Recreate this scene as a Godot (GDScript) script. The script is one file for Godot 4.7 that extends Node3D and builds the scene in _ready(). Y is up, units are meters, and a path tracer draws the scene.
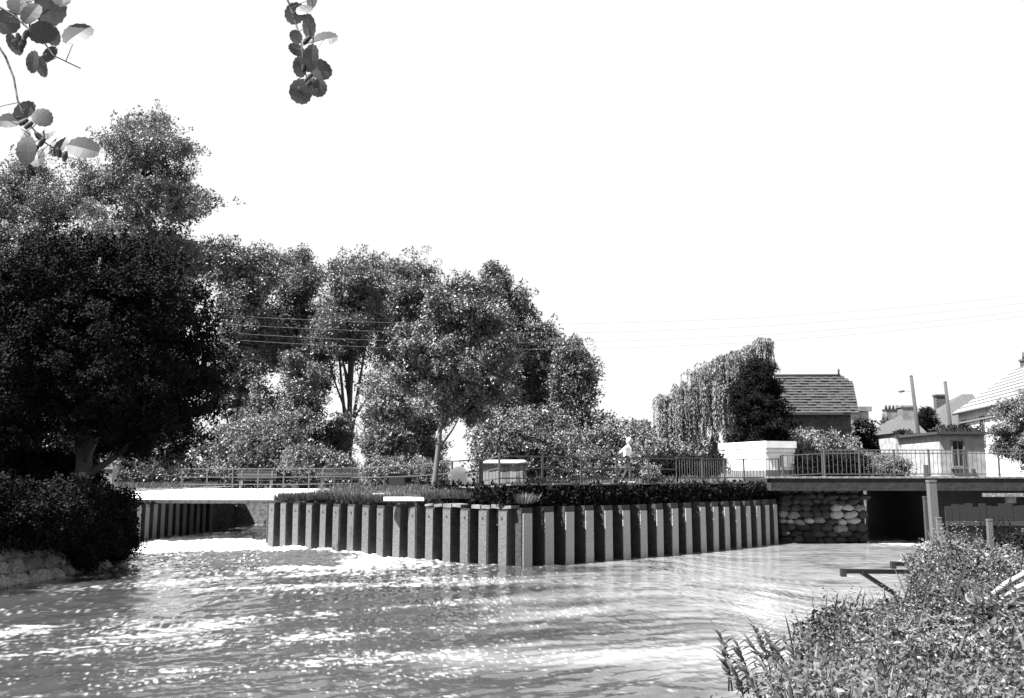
extends Node3D

# ---------------------------------------------------------------- helpers
var rng := RandomNumberGenerator.new()
var taken := {}
var M := {}
var CL := {}

func numbered(called: String) -> String:
	if not taken.has(called):
		taken[called] = 0
		return called
	taken[called] += 1
	return "%s_%03d" % [called, taken[called]]

func tag(o: Node, label: String, category: String, group := "", kind := "") -> void:
	if label: o.set_meta("label", label)
	if category: o.set_meta("category", category)
	if group: o.set_meta("group", group)
	if kind: o.set_meta("kind", kind)

func thing(called: String, label: String, category: String, at := Vector3.ZERO, turn := 0.0, group := "") -> Node3D:
	var o := Node3D.new()
	o.name = numbered(called)
	add_child(o)
	o.position = at
	o.rotation.y = turn
	tag(o, label, category, group, "thing")
	return o

func part(mesh: Mesh, called: String, m: Material, parent: Node, xf := Transform3D.IDENTITY) -> MeshInstance3D:
	var o := MeshInstance3D.new()
	o.mesh = mesh
	o.material_override = m
	o.name = called
	o.transform = xf
	parent.add_child(o, true)
	return o

func structure(mesh: Mesh, called: String, m: Material) -> MeshInstance3D:
	var o := part(mesh, numbered(called), m, self)
	o.set_meta("kind", "structure")
	return o

func mb(smooth := false) -> SurfaceTool:
	var st := SurfaceTool.new()
	st.begin(Mesh.PRIMITIVE_TRIANGLES)
	st.set_smooth_group(0 if smooth else 0xFFFFFFFF)
	return st

func done(st: SurfaceTool) -> ArrayMesh:
	st.generate_normals()
	return st.commit()

func tri(st: SurfaceTool, a: Vector3, b: Vector3, c: Vector3) -> void:
	st.add_vertex(a)
	st.add_vertex(b)
	st.add_vertex(c)

func quad(st: SurfaceTool, a: Vector3, b: Vector3, c: Vector3, d: Vector3) -> void:
	tri(st, a, b, c)
	tri(st, a, c, d)

func box(st: SurfaceTool, c: Vector3, s: Vector3, bs := Basis.IDENTITY) -> void:
	var h := s * 0.5
	var p := []
	for k in 8:
		p.append(c + bs * Vector3(h.x if k & 1 else -h.x, h.y if k & 2 else -h.y, h.z if k & 4 else -h.z))
	quad(st, p[0], p[2], p[3], p[1])
	quad(st, p[4], p[5], p[7], p[6])
	quad(st, p[0], p[4], p[6], p[2])
	quad(st, p[1], p[3], p[7], p[5])
	quad(st, p[2], p[6], p[7], p[3])
	quad(st, p[0], p[1], p[5], p[4])

func bar(st: SurfaceTool, a: Vector3, b: Vector3, w: float, h: float) -> void:
	# a square bar from a to b
	var d := b - a
	var z := d.normalized()
	var up := Vector3.UP if absf(z.y) < 0.95 else Vector3.RIGHT
	var x := up.cross(z).normalized()
	var y := z.cross(x)
	box(st, (a + b) * 0.5, Vector3(w, h, d.length()), Basis(x, y, z))

func tube(st: SurfaceTool, pts: Array, radii: Array, sides := 8) -> void:
	var rings := []
	for k in pts.size():
		var d: Vector3 = pts[mini(k + 1, pts.size() - 1)] - pts[maxi(k - 1, 0)]
		d = d.normalized()
		var u := d.cross(Vector3(0.31, 0.17, 0.93)).normalized()
		var v := d.cross(u)
		var ring := []
		for j in sides:
			var a := TAU * j / sides
			ring.append(pts[k] + (u * cos(a) + v * sin(a)) * float(radii[k]))
		rings.append(ring)
	for k in pts.size() - 1:
		for j in sides:
			var n := (j + 1) % sides
			quad(st, rings[k][j], rings[k][n], rings[k + 1][n], rings[k + 1][j])
	for j in range(1, sides - 1):
		tri(st, rings[0][0], rings[0][j + 1], rings[0][j])
		tri(st, rings[-1][0], rings[-1][j], rings[-1][j + 1])

func prism(st: SurfaceTool, plan: PackedVector2Array, y0: float, y1: float) -> void:
	# plan holds (x, depth); depth runs away from the camera, so z = -depth
	var n := plan.size()
	for k in n:
		var a := plan[k]
		var b := plan[(k + 1) % n]
		quad(st, Vector3(a.x, y0, -a.y), Vector3(b.x, y0, -b.y), Vector3(b.x, y1, -b.y), Vector3(a.x, y1, -a.y))
	var t := Geometry2D.triangulate_polygon(plan)
	for k in range(0, t.size(), 3):
		var q := [plan[t[k]], plan[t[k + 1]], plan[t[k + 2]]]
		tri(st, Vector3(q[0].x, y1, -q[0].y), Vector3(q[1].x, y1, -q[1].y), Vector3(q[2].x, y1, -q[2].y))
		tri(st, Vector3(q[0].x, y0, -q[0].y), Vector3(q[2].x, y0, -q[2].y), Vector3(q[1].x, y0, -q[1].y))

func at(x: float, y: float, depth: float) -> Vector3:
	return Vector3(x, y, -depth)

# ---------------------------------------------------------------- materials
func grey(v: float) -> Color:
	var c := Color(v, v, v)
	return c.linear_to_srgb()

func noise_image(size: int, freq: float, seed_: int, lo: float, hi: float, contrast := 1.0, fine := 0.35) -> ImageTexture:
	var a := FastNoiseLite.new()
	a.seed = seed_
	a.frequency = freq
	a.fractal_octaves = 5
	var b := FastNoiseLite.new()
	b.seed = seed_ + 7
	b.frequency = 0.35
	b.fractal_octaves = 2
	var ia := a.get_seamless_image(size, size)
	var ib := b.get_seamless_image(size, size)
	var im := Image.create(size, size, false, Image.FORMAT_RGB8)
	for y in size:
		for x in size:
			var v := (ia.get_pixel(x, y).r - 0.5) * contrast + (ib.get_pixel(x, y).r - 0.5) * fine + 0.5
			im.set_pixel(x, y, grey(lerpf(lo, hi, clampf(v, 0.0, 1.0))))
	return ImageTexture.create_from_image(im)

func surface(lo: float, hi: float, rough: float, tile := 2.0, seed_ := 1, freq := 0.02, contrast := 1.5, relief := 0.0) -> StandardMaterial3D:
	# mottled, world-mapped surface; lo and hi are linear reflectances, tile is in metres
	var m := StandardMaterial3D.new()
	m.albedo_texture = noise_image(192, freq, seed_, lo, hi, contrast)
	m.uv1_triplanar = true
	m.uv1_world_triplanar = true
	m.uv1_scale = Vector3.ONE / tile
	m.roughness = rough
	if relief > 0.0:
		var n := FastNoiseLite.new()
		n.seed = seed_ + 3
		n.frequency = 0.06
		n.fractal_octaves = 4
		var im := n.get_seamless_image(192, 192)
		im.convert(Image.FORMAT_RGBA8)
		im.bump_map_to_normal_map(relief)
		m.normal_enabled = true
		m.normal_texture = ImageTexture.create_from_image(im)
	return m

func plain(v: float, rough := 0.8, metallic := 0.0) -> StandardMaterial3D:
	var m := StandardMaterial3D.new()
	m.albedo_color = grey(v)
	m.roughness = rough
	m.metallic = metallic
	return m

func leafy(v: float, rough: float, through: float) -> StandardMaterial3D:
	var m := StandardMaterial3D.new()
	m.albedo_color = grey(v)
	m.vertex_color_use_as_albedo = true
	m.roughness = rough
	m.cull_mode = BaseMaterial3D.CULL_DISABLED
	if through > 0.0:
		m.backlight_enabled = true
		m.backlight = Color(through, through, through)
	return m

# ---------------------------------------------------------------- foliage
func leaf_faces(v: PackedVector3Array, n: PackedVector3Array, base: Vector3, along: Vector3, side: Vector3, length: float, width: float, fold: float) -> void:
	var up := side.cross(along).normalized()
	var q1 := base + along * length * 0.3
	var q2 := base + along * length * 0.68 - up * length * 0.05
	var tip := base + along * length - up * length * 0.14
	for s in [1.0, -1.0]:
		var e1: Vector3 = q1 + side * width * 0.5 * s + up * fold * width
		var e2: Vector3 = q2 + side * width * 0.42 * s + up * fold * width
		for t in [[base, tip, e1], [e1, tip, e2]]:
			var a: Vector3 = t[0]
			var b: Vector3 = t[1] if s > 0.0 else t[2]
			var c: Vector3 = t[2] if s > 0.0 else t[1]
			var m := (c - a).cross(b - a).normalized()
			v.append(a); v.append(b); v.append(c)
			n.append(m); n.append(m); n.append(m)

func mesh_of(v: PackedVector3Array, n: PackedVector3Array) -> ArrayMesh:
	var arr := []
	arr.resize(Mesh.ARRAY_MAX)
	arr[Mesh.ARRAY_VERTEX] = v
	arr[Mesh.ARRAY_NORMAL] = n
	var c := PackedColorArray()
	c.resize(v.size())
	c.fill(Color.WHITE)
	arr[Mesh.ARRAY_COLOR] = c
	var m := ArrayMesh.new()
	m.add_surface_from_arrays(Mesh.PRIMITIVE_TRIANGLES, arr)
	return m

func rdir() -> Vector3:
	var y := rng.randf_range(-1.0, 1.0)
	var a := rng.randf() * TAU
	var r := sqrt(1.0 - y * y)
	return Vector3(r * cos(a), y, r * sin(a))

func leaf_clump(count: int, radius: float, length: float, width: float, seed_: int, flat := 0.5) -> ArrayMesh:
	# leaves round a twig tip: most lie flat-ish, some hang
	rng.seed = seed_
	var v := PackedVector3Array()
	var n := PackedVector3Array()
	for k in count:
		var p := rdir() * radius * pow(rng.randf(), 0.5)
		p.y *= 0.7
		var along := (rdir() + p.normalized() * 0.8 + Vector3(0, -0.25, 0)).normalized()
		var up := (Vector3.UP * flat + rdir() * (1.0 - flat)).normalized()
		var side := up.cross(along)
		if side.length() < 0.05: side = Vector3.RIGHT.cross(along)
		side = side.normalized()
		var s := rng.randf_range(0.65, 1.2)
		leaf_faces(v, n, p, along, side, length * s, width * s, rng.randf_range(0.02, 0.25))
	return mesh_of(v, n)

func strand(length: float, leaf: float, seed_: int) -> ArrayMesh:
	# a hanging willow shoot with narrow leaves along it
	rng.seed = seed_
	var v := PackedVector3Array()
	var n := PackedVector3Array()
	var p := Vector3.ZERO
	var steps := int(length / 0.05)
	for k in steps:
		var bend := smoothstep(0.0, 0.9, k * 0.05)
		p += Vector3(0.75, 0.35, 0).lerp(Vector3(0.04 * sin(k * 0.3), -1.0, 0.05 * cos(k * 0.23)), bend) * 0.05
		var a := rng.randf() * TAU
		var along := Vector3(cos(a) * 0.6, -1.0, sin(a) * 0.6).normalized()
		var side := along.cross(rdir()).normalized()
		leaf_faces(v, n, p, along, side, leaf * rng.randf_range(0.7, 1.2), leaf * 0.3, 0.1)
	return mesh_of(v, n)

func shoot(length: float, leaf: float, seed_: int) -> ArrayMesh:
	# an upright weed stem with lance leaves set round it
	rng.seed = seed_
	var v := PackedVector3Array()
	var n := PackedVector3Array()
	var p := Vector3.ZERO
	var bow := rng.randf_range(0.1, 0.4)
	var steps := int(length / 0.03)
	leaf_faces(v, n, p, Vector3(bow, 1.0, 0).normalized(), Vector3.BACK, length, 0.012, 0.1)
	for k in steps:
		var t := float(k) / steps
		p += Vector3(bow * t, 1.0, 0.1 * bow).normalized() * 0.03
		if t < 0.15: continue
		var a := k * 2.4
		var along := Vector3(cos(a), rng.randf_range(0.3, 1.1), sin(a)).normalized()
		leaf_faces(v, n, p, along, along.cross(Vector3.UP).normalized(), leaf * rng.randf_range(0.7, 1.2) * (1.15 - 0.7 * t), leaf * 0.24, 0.12)
	return mesh_of(v, n)

func scatter(parent: Node, called: String, mesh: Mesh, m: Material, spots: PackedVector3Array, scl: Vector2, tones: Vector2, upright := false) -> MultiMeshInstance3D:
	var mm := MultiMesh.new()
	mm.transform_format = MultiMesh.TRANSFORM_3D
	mm.use_colors = true
	mm.mesh = mesh
	mm.instance_count = spots.size()
	var buf := PackedFloat32Array()
	buf.resize(spots.size() * 16)
	for k in spots.size():
		var bs := Basis(Vector3.UP, rng.randf() * TAU)
		if not upright:
			bs = bs * Basis(Vector3.RIGHT, rng.randf_range(-0.8, 0.8)) * Basis(Vector3.BACK, rng.randf_range(-0.8, 0.8))
		var s := rng.randf_range(scl.x, scl.y)
		var o := k * 16
		var p := spots[k]
		buf[o] = bs.x.x * s; buf[o + 1] = bs.y.x * s; buf[o + 2] = bs.z.x * s; buf[o + 3] = p.x
		buf[o + 4] = bs.x.y * s; buf[o + 5] = bs.y.y * s; buf[o + 6] = bs.z.y * s; buf[o + 7] = p.y
		buf[o + 8] = bs.x.z * s; buf[o + 9] = bs.y.z * s; buf[o + 10] = bs.z.z * s; buf[o + 11] = p.z
		var t := rng.randf_range(tones.x, tones.y)
		buf[o + 12] = t; buf[o + 13] = t; buf[o + 14] = t; buf[o + 15] = 1.0
	mm.buffer = buf
	var o2 := MultiMeshInstance3D.new()
	o2.multimesh = mm
	o2.material_override = m
	o2.name = called
	o2.set_meta("kind", "stuff")
	parent.add_child(o2, true)
	return o2

func lobe_spots(lobes: Array, subs: int, per: int, sub_r: float, shell := 0.45, tall := 0.6) -> PackedVector3Array:
	# twig ends gathered in sprays, the sprays spread through the lobes of the crown
	var out := PackedVector3Array()
	var w := []
	var total := 0.0
	for l in lobes:
		var r: Vector3 = l[1]
		total += pow(r.x * r.y * r.z, 0.75)
		w.append(total)
	for k in subs:
		var pick := rng.randf() * total
		var i := 0
		while w[i] < pick: i += 1
		var c: Vector3 = lobes[i][0]
		var r: Vector3 = lobes[i][1]
		var q := c + rdir() * pow(rng.randf(), shell) * r
		var sr := sub_r * rng.randf_range(0.5, 1.3)
		for j in per:
			out.append(q + Vector3(rng.randfn(), rng.randfn() * tall, rng.randfn()) * sr)
	return out

func crown_lobes(height: float, base: float, width: float, count: int, shape: String) -> Array:
	# lobes stacked round the stem, widths after the habit of the tree
	var lobes := []
	for k in count:
		var t := (k + 0.5) / count
		var w := 1.0
		if shape == "poplar":
			w = pow(sin(PI * clampf(t * 0.86 + 0.09, 0.0, 1.0)), 0.55)
		elif shape == "round":
			w = pow(sin(PI * clampf(t * 0.82 + 0.12, 0.0, 1.0)), 0.7)
		elif shape == "cone":
			w = 1.05 - 0.85 * t
		elif shape == "plume":
			# ascending boughs, each a narrow upright plume
			var pa := k * 2.39996 + rng.randf_range(-0.5, 0.5)
			var po := width * 0.5 * rng.randf_range(0.1, 0.8) * (1.0 - 0.5 * t)
			var pr := width * 0.17 * rng.randf_range(0.7, 1.35)
			var py := (height - base) * rng.randf_range(0.1, 0.17)
			lobes.append([Vector3(cos(pa) * po, minf(base + (height - base) * t * rng.randf_range(0.85, 1.05), height - py * rng.randf_range(0.9, 1.3)), sin(pa) * po), Vector3(pr, py, pr)])
			continue
		w *= width * 0.5
		var a := k * 2.39996 + rng.randf_range(-0.4, 0.4)
		var off := w * rng.randf_range(0.3, 0.6)
		var y := base + (height - base) * t
		var r := w * rng.randf_range(0.45, 0.68)
		var ry := (height - base) / count * rng.randf_range(1.0, 1.7)
		if t > 0.85: off *= 0.5
		lobes.append([Vector3(cos(a) * off, minf(y, height - ry * 0.8), sin(a) * off), Vector3(r, ry, r)])
	return lobes

func tree(called: String, label: String, group: String, pos: Vector3, spec: Dictionary) -> Node3D:
	rng.seed = spec.seed
	var t := thing(called, label, spec.get("category", "tree"), pos, 0.0, group)
	var h: float = spec.height
	var lean: Vector3 = spec.get("lean", Vector3.ZERO)
	var lobes: Array = spec.lobes if spec.has("lobes") else crown_lobes(h, spec.base, spec.width, spec.get("count", 9), spec.get("shape", "round"))
	for l in lobes: l[0] = l[0] + lean * clampf(l[0].y / h, 0.0, 1.0)
	var r0: float = spec.trunk
	var top: float = spec.get("trunk_top", h * 0.8)
	if r0 > 0.0:
		var pts := []
		var rad := []
		for k in 9:
			var f := k / 8.0
			pts.append(Vector3(sin(f * 4.0 + spec.seed) * r0 * 0.6 * f, top * f - 0.15, cos(f * 3.0 + spec.seed) * r0 * 0.6 * f) + lean * f * top / h)
			rad.append(r0 * (1.25 if k == 0 else 1.0) * (1.0 - 0.8 * f))
		var st := mb(true)
		tube(st, pts, rad, 9)
		part(done(st), "trunk", spec.get("bark", M.bark), t)
		for k in mini(lobes.size(), spec.get("limbs", 7)):
			var l: Array = lobes[(k * 3) % lobes.size()]
			var f := clampf((l[0].y - spec.get("limb_drop", 0.16) * h) / top, 0.12, 0.85)
			var a: Vector3 = (pts[int(f * 8.0)] as Vector3).lerp(pts[mini(int(f * 8.0) + 1, 8)], f * 8.0 - int(f * 8.0))
			var b: Vector3 = l[0] + Vector3(0, l[1].y * 0.3, 0)
			var mid := a.lerp(b, 0.5) + Vector3(0, -0.06 * (b - a).length(), 0)
			var s2 := mb(true)
			var rr := r0 * (1.0 - 0.8 * f) * 0.55
			tube(s2, [a, mid, b], [rr, rr * 0.6, rr * 0.2], 6)
			part(done(s2), "limb", spec.get("bark", M.bark), t)
	var spots := lobe_spots(lobes, spec.subs, spec.per, spec.sub_r, spec.get("shell", 0.45), spec.get("tall", 0.6))
	scatter(t, "crown" if r0 > 0.0 else "foliage", spec.clump, spec.leaf, spots, spec.get("scale", Vector2(0.7, 1.3)), spec.get("tones", Vector2(0.6, 1.2)))
	return t

func shrub(called: String, label: String, group: String, pos: Vector3, w: float, h: float, d: float, clump: Mesh, leaf: Material, subs: int, per: int, seed_: int, tones := Vector2(0.6, 1.2), shoots := 0) -> Node3D:
	rng.seed = seed_
	var t := thing(called, label, "shrub", pos, 0.0, group)
	var lobes := []
	var n := 5 + int(w)
	for k in n:
		var f := (k + 0.5) / n
		var x := (f - 0.5) * w * 0.8
		var hh := h * rng.randf_range(0.3, 0.62)
		lobes.append([Vector3(x, hh, rng.randf_range(-0.3, 0.3) * d), Vector3(w / n * rng.randf_range(0.9, 1.6), minf(hh, h - hh), d * rng.randf_range(0.3, 0.5))])
	var st := mb(true)
	for k in 5:
		var a := Vector3(rng.randf_range(-0.1, 0.1) * w, -0.1, rng.randf_range(-0.1, 0.1) * d)
		var b: Vector3 = lobes[(k * 2) % n][0]
		tube(st, [a, a.lerp(b, 0.5) + Vector3(0, 0.1, 0), b], [0.03, 0.022, 0.008], 5)
	part(done(st), "stem", M.bark, t)
	scatter(t, "foliage", clump, leaf, lobe_spots(lobes, subs, per, 0.16 * minf(w, h), 0.5), Vector2(0.55, 1.45), tones)
	if shoots > 0:
		var spots := PackedVector3Array()
		for k in shoots:
			var l: Array = lobes[rng.randi() % n]
			spots.append(l[0] + Vector3(rng.randf_range(-1, 1) * l[1].x, l[1].y * rng.randf_range(0.0, 0.75), rng.randf_range(-1, 1) * l[1].z))
		scatter(t, "shoots", CL.shoot, leaf, spots, Vector2(0.5, 1.1), tones, true)
	return t

# ---------------------------------------------------------------- land and water
var WALL_LEFT := PackedVector2Array()   # (x, depth) along the straight sheet-pile wall, from its far end to the nose
var WALL_RIGHT := PackedVector2Array()  # along the curved wall, from the nose to the bridge abutment
const PITCH := 0.85
# ground levels (x, depth, height) that the land is laid through
const LEVELS := [[-9.7, 38.2, 1.78], [-5, 34, 1.8], [0, 29.6, 1.9], [0.3, 31, 2.0], [-3, 36, 2.1], [1.5, 32.5, 2.42], [5, 35, 2.46], [9, 39, 2.48], [12, 42, 2.5], [-6, 45, 2.15], [-12, 55, 2.15],
	[-16, 42, 2.0], [-13, 31, 1.75], [-14, 24, 1.6], [-18, 30, 2.0], [-20, 12, 1.8], [16, 44, 2.6], [24, 40, 2.55], [19, 30, 1.9], [12, 23, 1.15], [10, 18, 1.0], [4, 11, 0.95], [6, 8, 1.1], [2, 3, 1.15], [0, 0, 1.15], [10, 3, 1.6], [-20, 70, 2.4], [20, 70, 2.6], [0, 60, 2.4], [0, 120, 2.6], [-100, 100, 2.6], [100, 100, 2.8], [0, 300, 3.0], [60, 0, 2.5]]

func ground_height(x: float, depth: float) -> float:
	var s := 0.0
	var w := 0.0
	for l in LEVELS:
		var d := (x - float(l[0])) * (x - float(l[0])) + (depth - float(l[1])) * (depth - float(l[1])) + 0.05
		var k := 1.0 / (d * sqrt(d))
		s += k * float(l[2])
		w += k
	return s / w

func lay_land(outline: PackedVector2Array) -> void:
	var st := mb(true)
	var xs := []
	var zs := []
	for k in range(-60, 61): xs.append(k * 0.7 if absi(k) <= 40 else signf(k) * (28.0 + pow(absi(k) - 40, 1.9) * 0.9))
	for k in range(-6, 90): zs.append(k * 0.8 if k <= 75 else 60.0 + pow(k - 75, 2.0) * 2.0)
	for i in xs.size() - 1:
		for j in zs.size() - 1:
			var cell := PackedVector2Array([Vector2(xs[i], zs[j]), Vector2(xs[i + 1], zs[j]), Vector2(xs[i + 1], zs[j + 1]), Vector2(xs[i], zs[j + 1])])
			for piece in Geometry2D.intersect_polygons(cell, outline):
				var t := Geometry2D.triangulate_polygon(piece)
				for k in range(0, t.size(), 3):
					for q in [t[k], t[k + 1], t[k + 2]]:
						var p: Vector2 = piece[q]
						st.add_vertex(Vector3(p.x, ground_height(p.x, p.y), -p.y))
	# earth faces where the land drops to the river
	for k in outline.size():
		var a := outline[k]
		var b := outline[(k + 1) % outline.size()]
		if absf(a.x) > 60 or absf(b.x) > 60: continue
		var n := maxi(1, int(a.distance_to(b) / 0.7))
		for j in n:
			var p := a.lerp(b, float(j) / n)
			var q := a.lerp(b, float(j + 1) / n)
			quad(st, Vector3(p.x, -0.8, -p.y), Vector3(q.x, -0.8, -q.y), Vector3(q.x, ground_height(q.x, q.y), -q.y), Vector3(p.x, ground_height(p.x, p.y), -p.y))
	structure(done(st), "ground", M.earth)

func lay_water() -> void:
	var swell := FastNoiseLite.new()
	swell.seed = 5
	swell.frequency = 0.35
	swell.fractal_octaves = 3
	var chop := FastNoiseLite.new()
	chop.seed = 11
	chop.frequency = 1.5
	chop.fractal_octaves = 3
	var streak := FastNoiseLite.new()
	streak.seed = 23
	streak.frequency = 0.5
	streak.fractal_type = FastNoiseLite.FRACTAL_RIDGED
	streak.fractal_octaves = 4
	var patch := FastNoiseLite.new()
	patch.seed = 31
	patch.frequency = 0.16
	patch.fractal_octaves = 3
	var fleck := FastNoiseLite.new()
	fleck.seed = 41
	fleck.frequency = 3.2
	fleck.fractal_octaves = 3
	var xs := PackedFloat32Array()
	var zs := PackedFloat32Array()
	for k in range(-12, 0): xs.append(-17.0 - k * k * 0.35)
	var xx := -17.0
	while xx < 25.0:
		xs.append(xx)
		xx += 0.03 + 0.012 * maxf(absf(xx) - 6.5, 0.0)
	for k in range(-10, 0): zs.append(8.0 - k * k * 0.25)
	var z := 8.0
	while z < 57.0:
		zs.append(z)
		z += minf(0.2, z * z / 2600.0)
	var nx := xs.size()
	var v := PackedVector3Array()
	var col := PackedColorArray()
	var idx := PackedInt32Array()
	for j in zs.size():
		var d := zs[j]
		for i in nx:
			var x := xs[i]
			# the current sweeps from the left sluice past the nose, and from under the bridge on the right
			var u := x * 0.86 + d * 0.5
			var w := -x * 0.5 + d * 0.86
			if x > 3.0:
				var t := smoothstep(3.0, 8.0, x)
				u = lerpf(u, x, t)
				w = lerpf(w, d, t)
			var s := swell.get_noise_2d(u * 0.55, w * 1.5)
			var c := chop.get_noise_2d(u * 0.6, w * 1.25)
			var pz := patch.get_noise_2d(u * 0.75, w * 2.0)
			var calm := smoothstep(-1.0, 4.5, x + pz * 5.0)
			# white water: the rush out of the side channel, its run along the wall, and the spill under the bridge
			var ex := (x + 9.6) / 5.6
			var ed := (d - 36.6 + x * 0.12) / (5.6 if d < 36.6 - x * 0.12 else 3.0)
			var race := exp(-ex * ex * ex * ex - ed * ed) + exp(-pow((x + 12.4) / 2.6, 2.0) - pow((d - 43.0) / 5.0, 2.0)) + 0.5 * exp(-pow((x - 16.0) / 1.5, 2.0) - pow((d - 40.0) / 2.0, 2.0))
			race += 0.3 * exp(-pow((x + 6.0) / 6.0, 2.0) - pow((d - 31.5) / 4.0, 2.0))
			var f := streak.get_noise_2d(u * 0.8, w * 3.0) * 0.5 + 0.5
			var f2 := streak.get_noise_2d(u * 2.3 + 50.0, w * 6.5) * 0.5 + 0.5
			var fl := fleck.get_noise_2d(u * 0.9, w * 1.6)
			var sky_sheen := streak.get_noise_2d(u * 0.9 + 90.0, w * 7.0)
			var lace := f * 0.6 + f2 * 0.45 + fl * 0.22
			var foam_sheen := smoothstep(0.78, 1.12, lace + pz * 0.55 - 0.05 - 0.25 * calm) * 0.75
			foam_sheen = maxf(foam_sheen, calm * smoothstep(0.2, 0.95, lace * 0.8 + pz * 0.4 + sky_sheen * 0.5 + 0.12) * 0.3)  # right side: bright sky reflection painted in as a pale streaky tint
			var dash := fleck.get_noise_2d(u * 0.75 + 30.0, w * 4.2)
			foam_sheen = maxf(foam_sheen, smoothstep(0.22, 0.6, dash + pz * 0.7 + s * 0.3 - 0.22) * 0.5)  # small pale flecks painted in for sparkle on the chop
			foam_sheen = maxf(foam_sheen, smoothstep(0.5, 1.05, race * 1.6 + (lace - 0.42) * 1.2))
			var rough := lerpf(1.0, 0.32, calm) + clampf(race, 0.0, 1.0) * 1.8
			v.append(Vector3(x, (s * 0.05 + c * 0.03 + fl * 0.011) * rough + race * 0.05 * (0.6 + fl), -d))
			# silty water with foam plus painted sheen and sparkle lying on it
			var g := lerpf(0.034, 0.6, foam_sheen)
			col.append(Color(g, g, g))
	for j in zs.size() - 1:
		for i in nx - 1:
			var o := j * nx + i
			idx.append(o); idx.append(o + nx); idx.append(o + 1)
			idx.append(o + 1); idx.append(o + nx); idx.append(o + nx + 1)
	var st := SurfaceTool.new()
	var arr := []
	arr.resize(Mesh.ARRAY_MAX)
	arr[Mesh.ARRAY_VERTEX] = v
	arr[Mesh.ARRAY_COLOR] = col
	arr[Mesh.ARRAY_INDEX] = idx
	var raw := ArrayMesh.new()
	raw.add_surface_from_arrays(Mesh.PRIMITIVE_TRIANGLES, arr)
	st.create_from(raw, 0)
	st.generate_normals()
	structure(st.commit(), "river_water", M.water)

# ---------------------------------------------------------------- river walls
func pile_mesh(height: float) -> ArrayMesh:
	# one wave of rolled sheet piling: front pan, sloping webs, back pan; x along the wall, +z out of it
	var st := mb()
	var prof := [Vector2(-0.425, -0.44), Vector2(-0.26, -0.44), Vector2(-0.19, 0.0), Vector2(0.19, 0.0), Vector2(0.26, -0.44), Vector2(0.425, -0.44)]
	for k in prof.size() - 1:
		var a: Vector2 = prof[k]
		var b: Vector2 = prof[k + 1]
		var nrm := Vector2(-(b.y - a.y), b.x - a.x).normalized() * 0.014
		var q := [a + nrm, b + nrm, b - nrm, a - nrm]
		for j in 4:
			var c: Vector2 = q[j]
			var d: Vector2 = q[(j + 1) % 4]
			quad(st, Vector3(c.x, -0.9, c.y), Vector3(d.x, -0.9, d.y), Vector3(d.x, height, d.y), Vector3(c.x, height, c.y))
		quad(st, Vector3(q[0].x, height, q[0].y), Vector3(q[1].x, height, q[1].y), Vector3(q[2].x, height, q[2].y), Vector3(q[3].x, height, q[3].y))
	# interlock bead down the back pan
	box(st, Vector3(-0.33, height * 0.5 - 0.45, -0.415), Vector3(0.035, height + 0.88, 0.03))
	return done(st)

func pile_wall(label: String, path: PackedVector2Array, height: float, bolts: bool, strip_top: float, strip: Material) -> Node3D:
	var base := at(path[0].x, 0.0, path[0].y)
	var t := thing("sheet_pile_wall", label, "wall", base)
	var mesh := pile_mesh(height)
	var bolt := CylinderMesh.new()
	bolt.top_radius = 0.035
	bolt.bottom_radius = 0.045
	bolt.height = 0.03
	bolt.radial_segments = 6
	rng.seed = 77
	# pale rubbing strip fixed down the front pan
	var sm := mb()
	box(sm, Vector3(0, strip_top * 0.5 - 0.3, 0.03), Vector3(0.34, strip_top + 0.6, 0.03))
	var strip_mesh := done(sm)
	for k in path.size() - 1:
		var a := path[k]
		var b := path[k + 1]
		var c := (a + b) * 0.5
		var along := Vector3(b.x - a.x, 0, -(b.y - a.y)).normalized()
		var out := along.cross(Vector3.UP)
		var bs := Basis(along, Vector3.UP, out)
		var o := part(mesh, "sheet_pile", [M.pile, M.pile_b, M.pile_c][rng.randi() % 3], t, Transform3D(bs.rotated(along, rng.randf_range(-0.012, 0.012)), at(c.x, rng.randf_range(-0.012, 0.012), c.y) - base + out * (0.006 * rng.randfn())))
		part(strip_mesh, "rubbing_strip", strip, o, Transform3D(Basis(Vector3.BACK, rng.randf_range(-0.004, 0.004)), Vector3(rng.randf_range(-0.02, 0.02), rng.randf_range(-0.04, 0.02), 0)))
		if bolts: part(bolt, "bolt", M.iron, o, Transform3D(Basis(Vector3.RIGHT, PI / 2), Vector3(rng.randf_range(-0.03, 0.03), height - 0.28, 0.055)))
	return t


# ---------------------------------------------------------------- people
func capsule(p: Vector3, a: Vector3, b: Vector3, ra: float, rb: float) -> float:
	var ab := b - a
	var h := clampf((p - a).dot(ab) / maxf(ab.length_squared(), 1e-6), 0.0, 1.0)
	return p.distance_to(a + ab * h) - lerpf(ra, rb, h)

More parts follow.
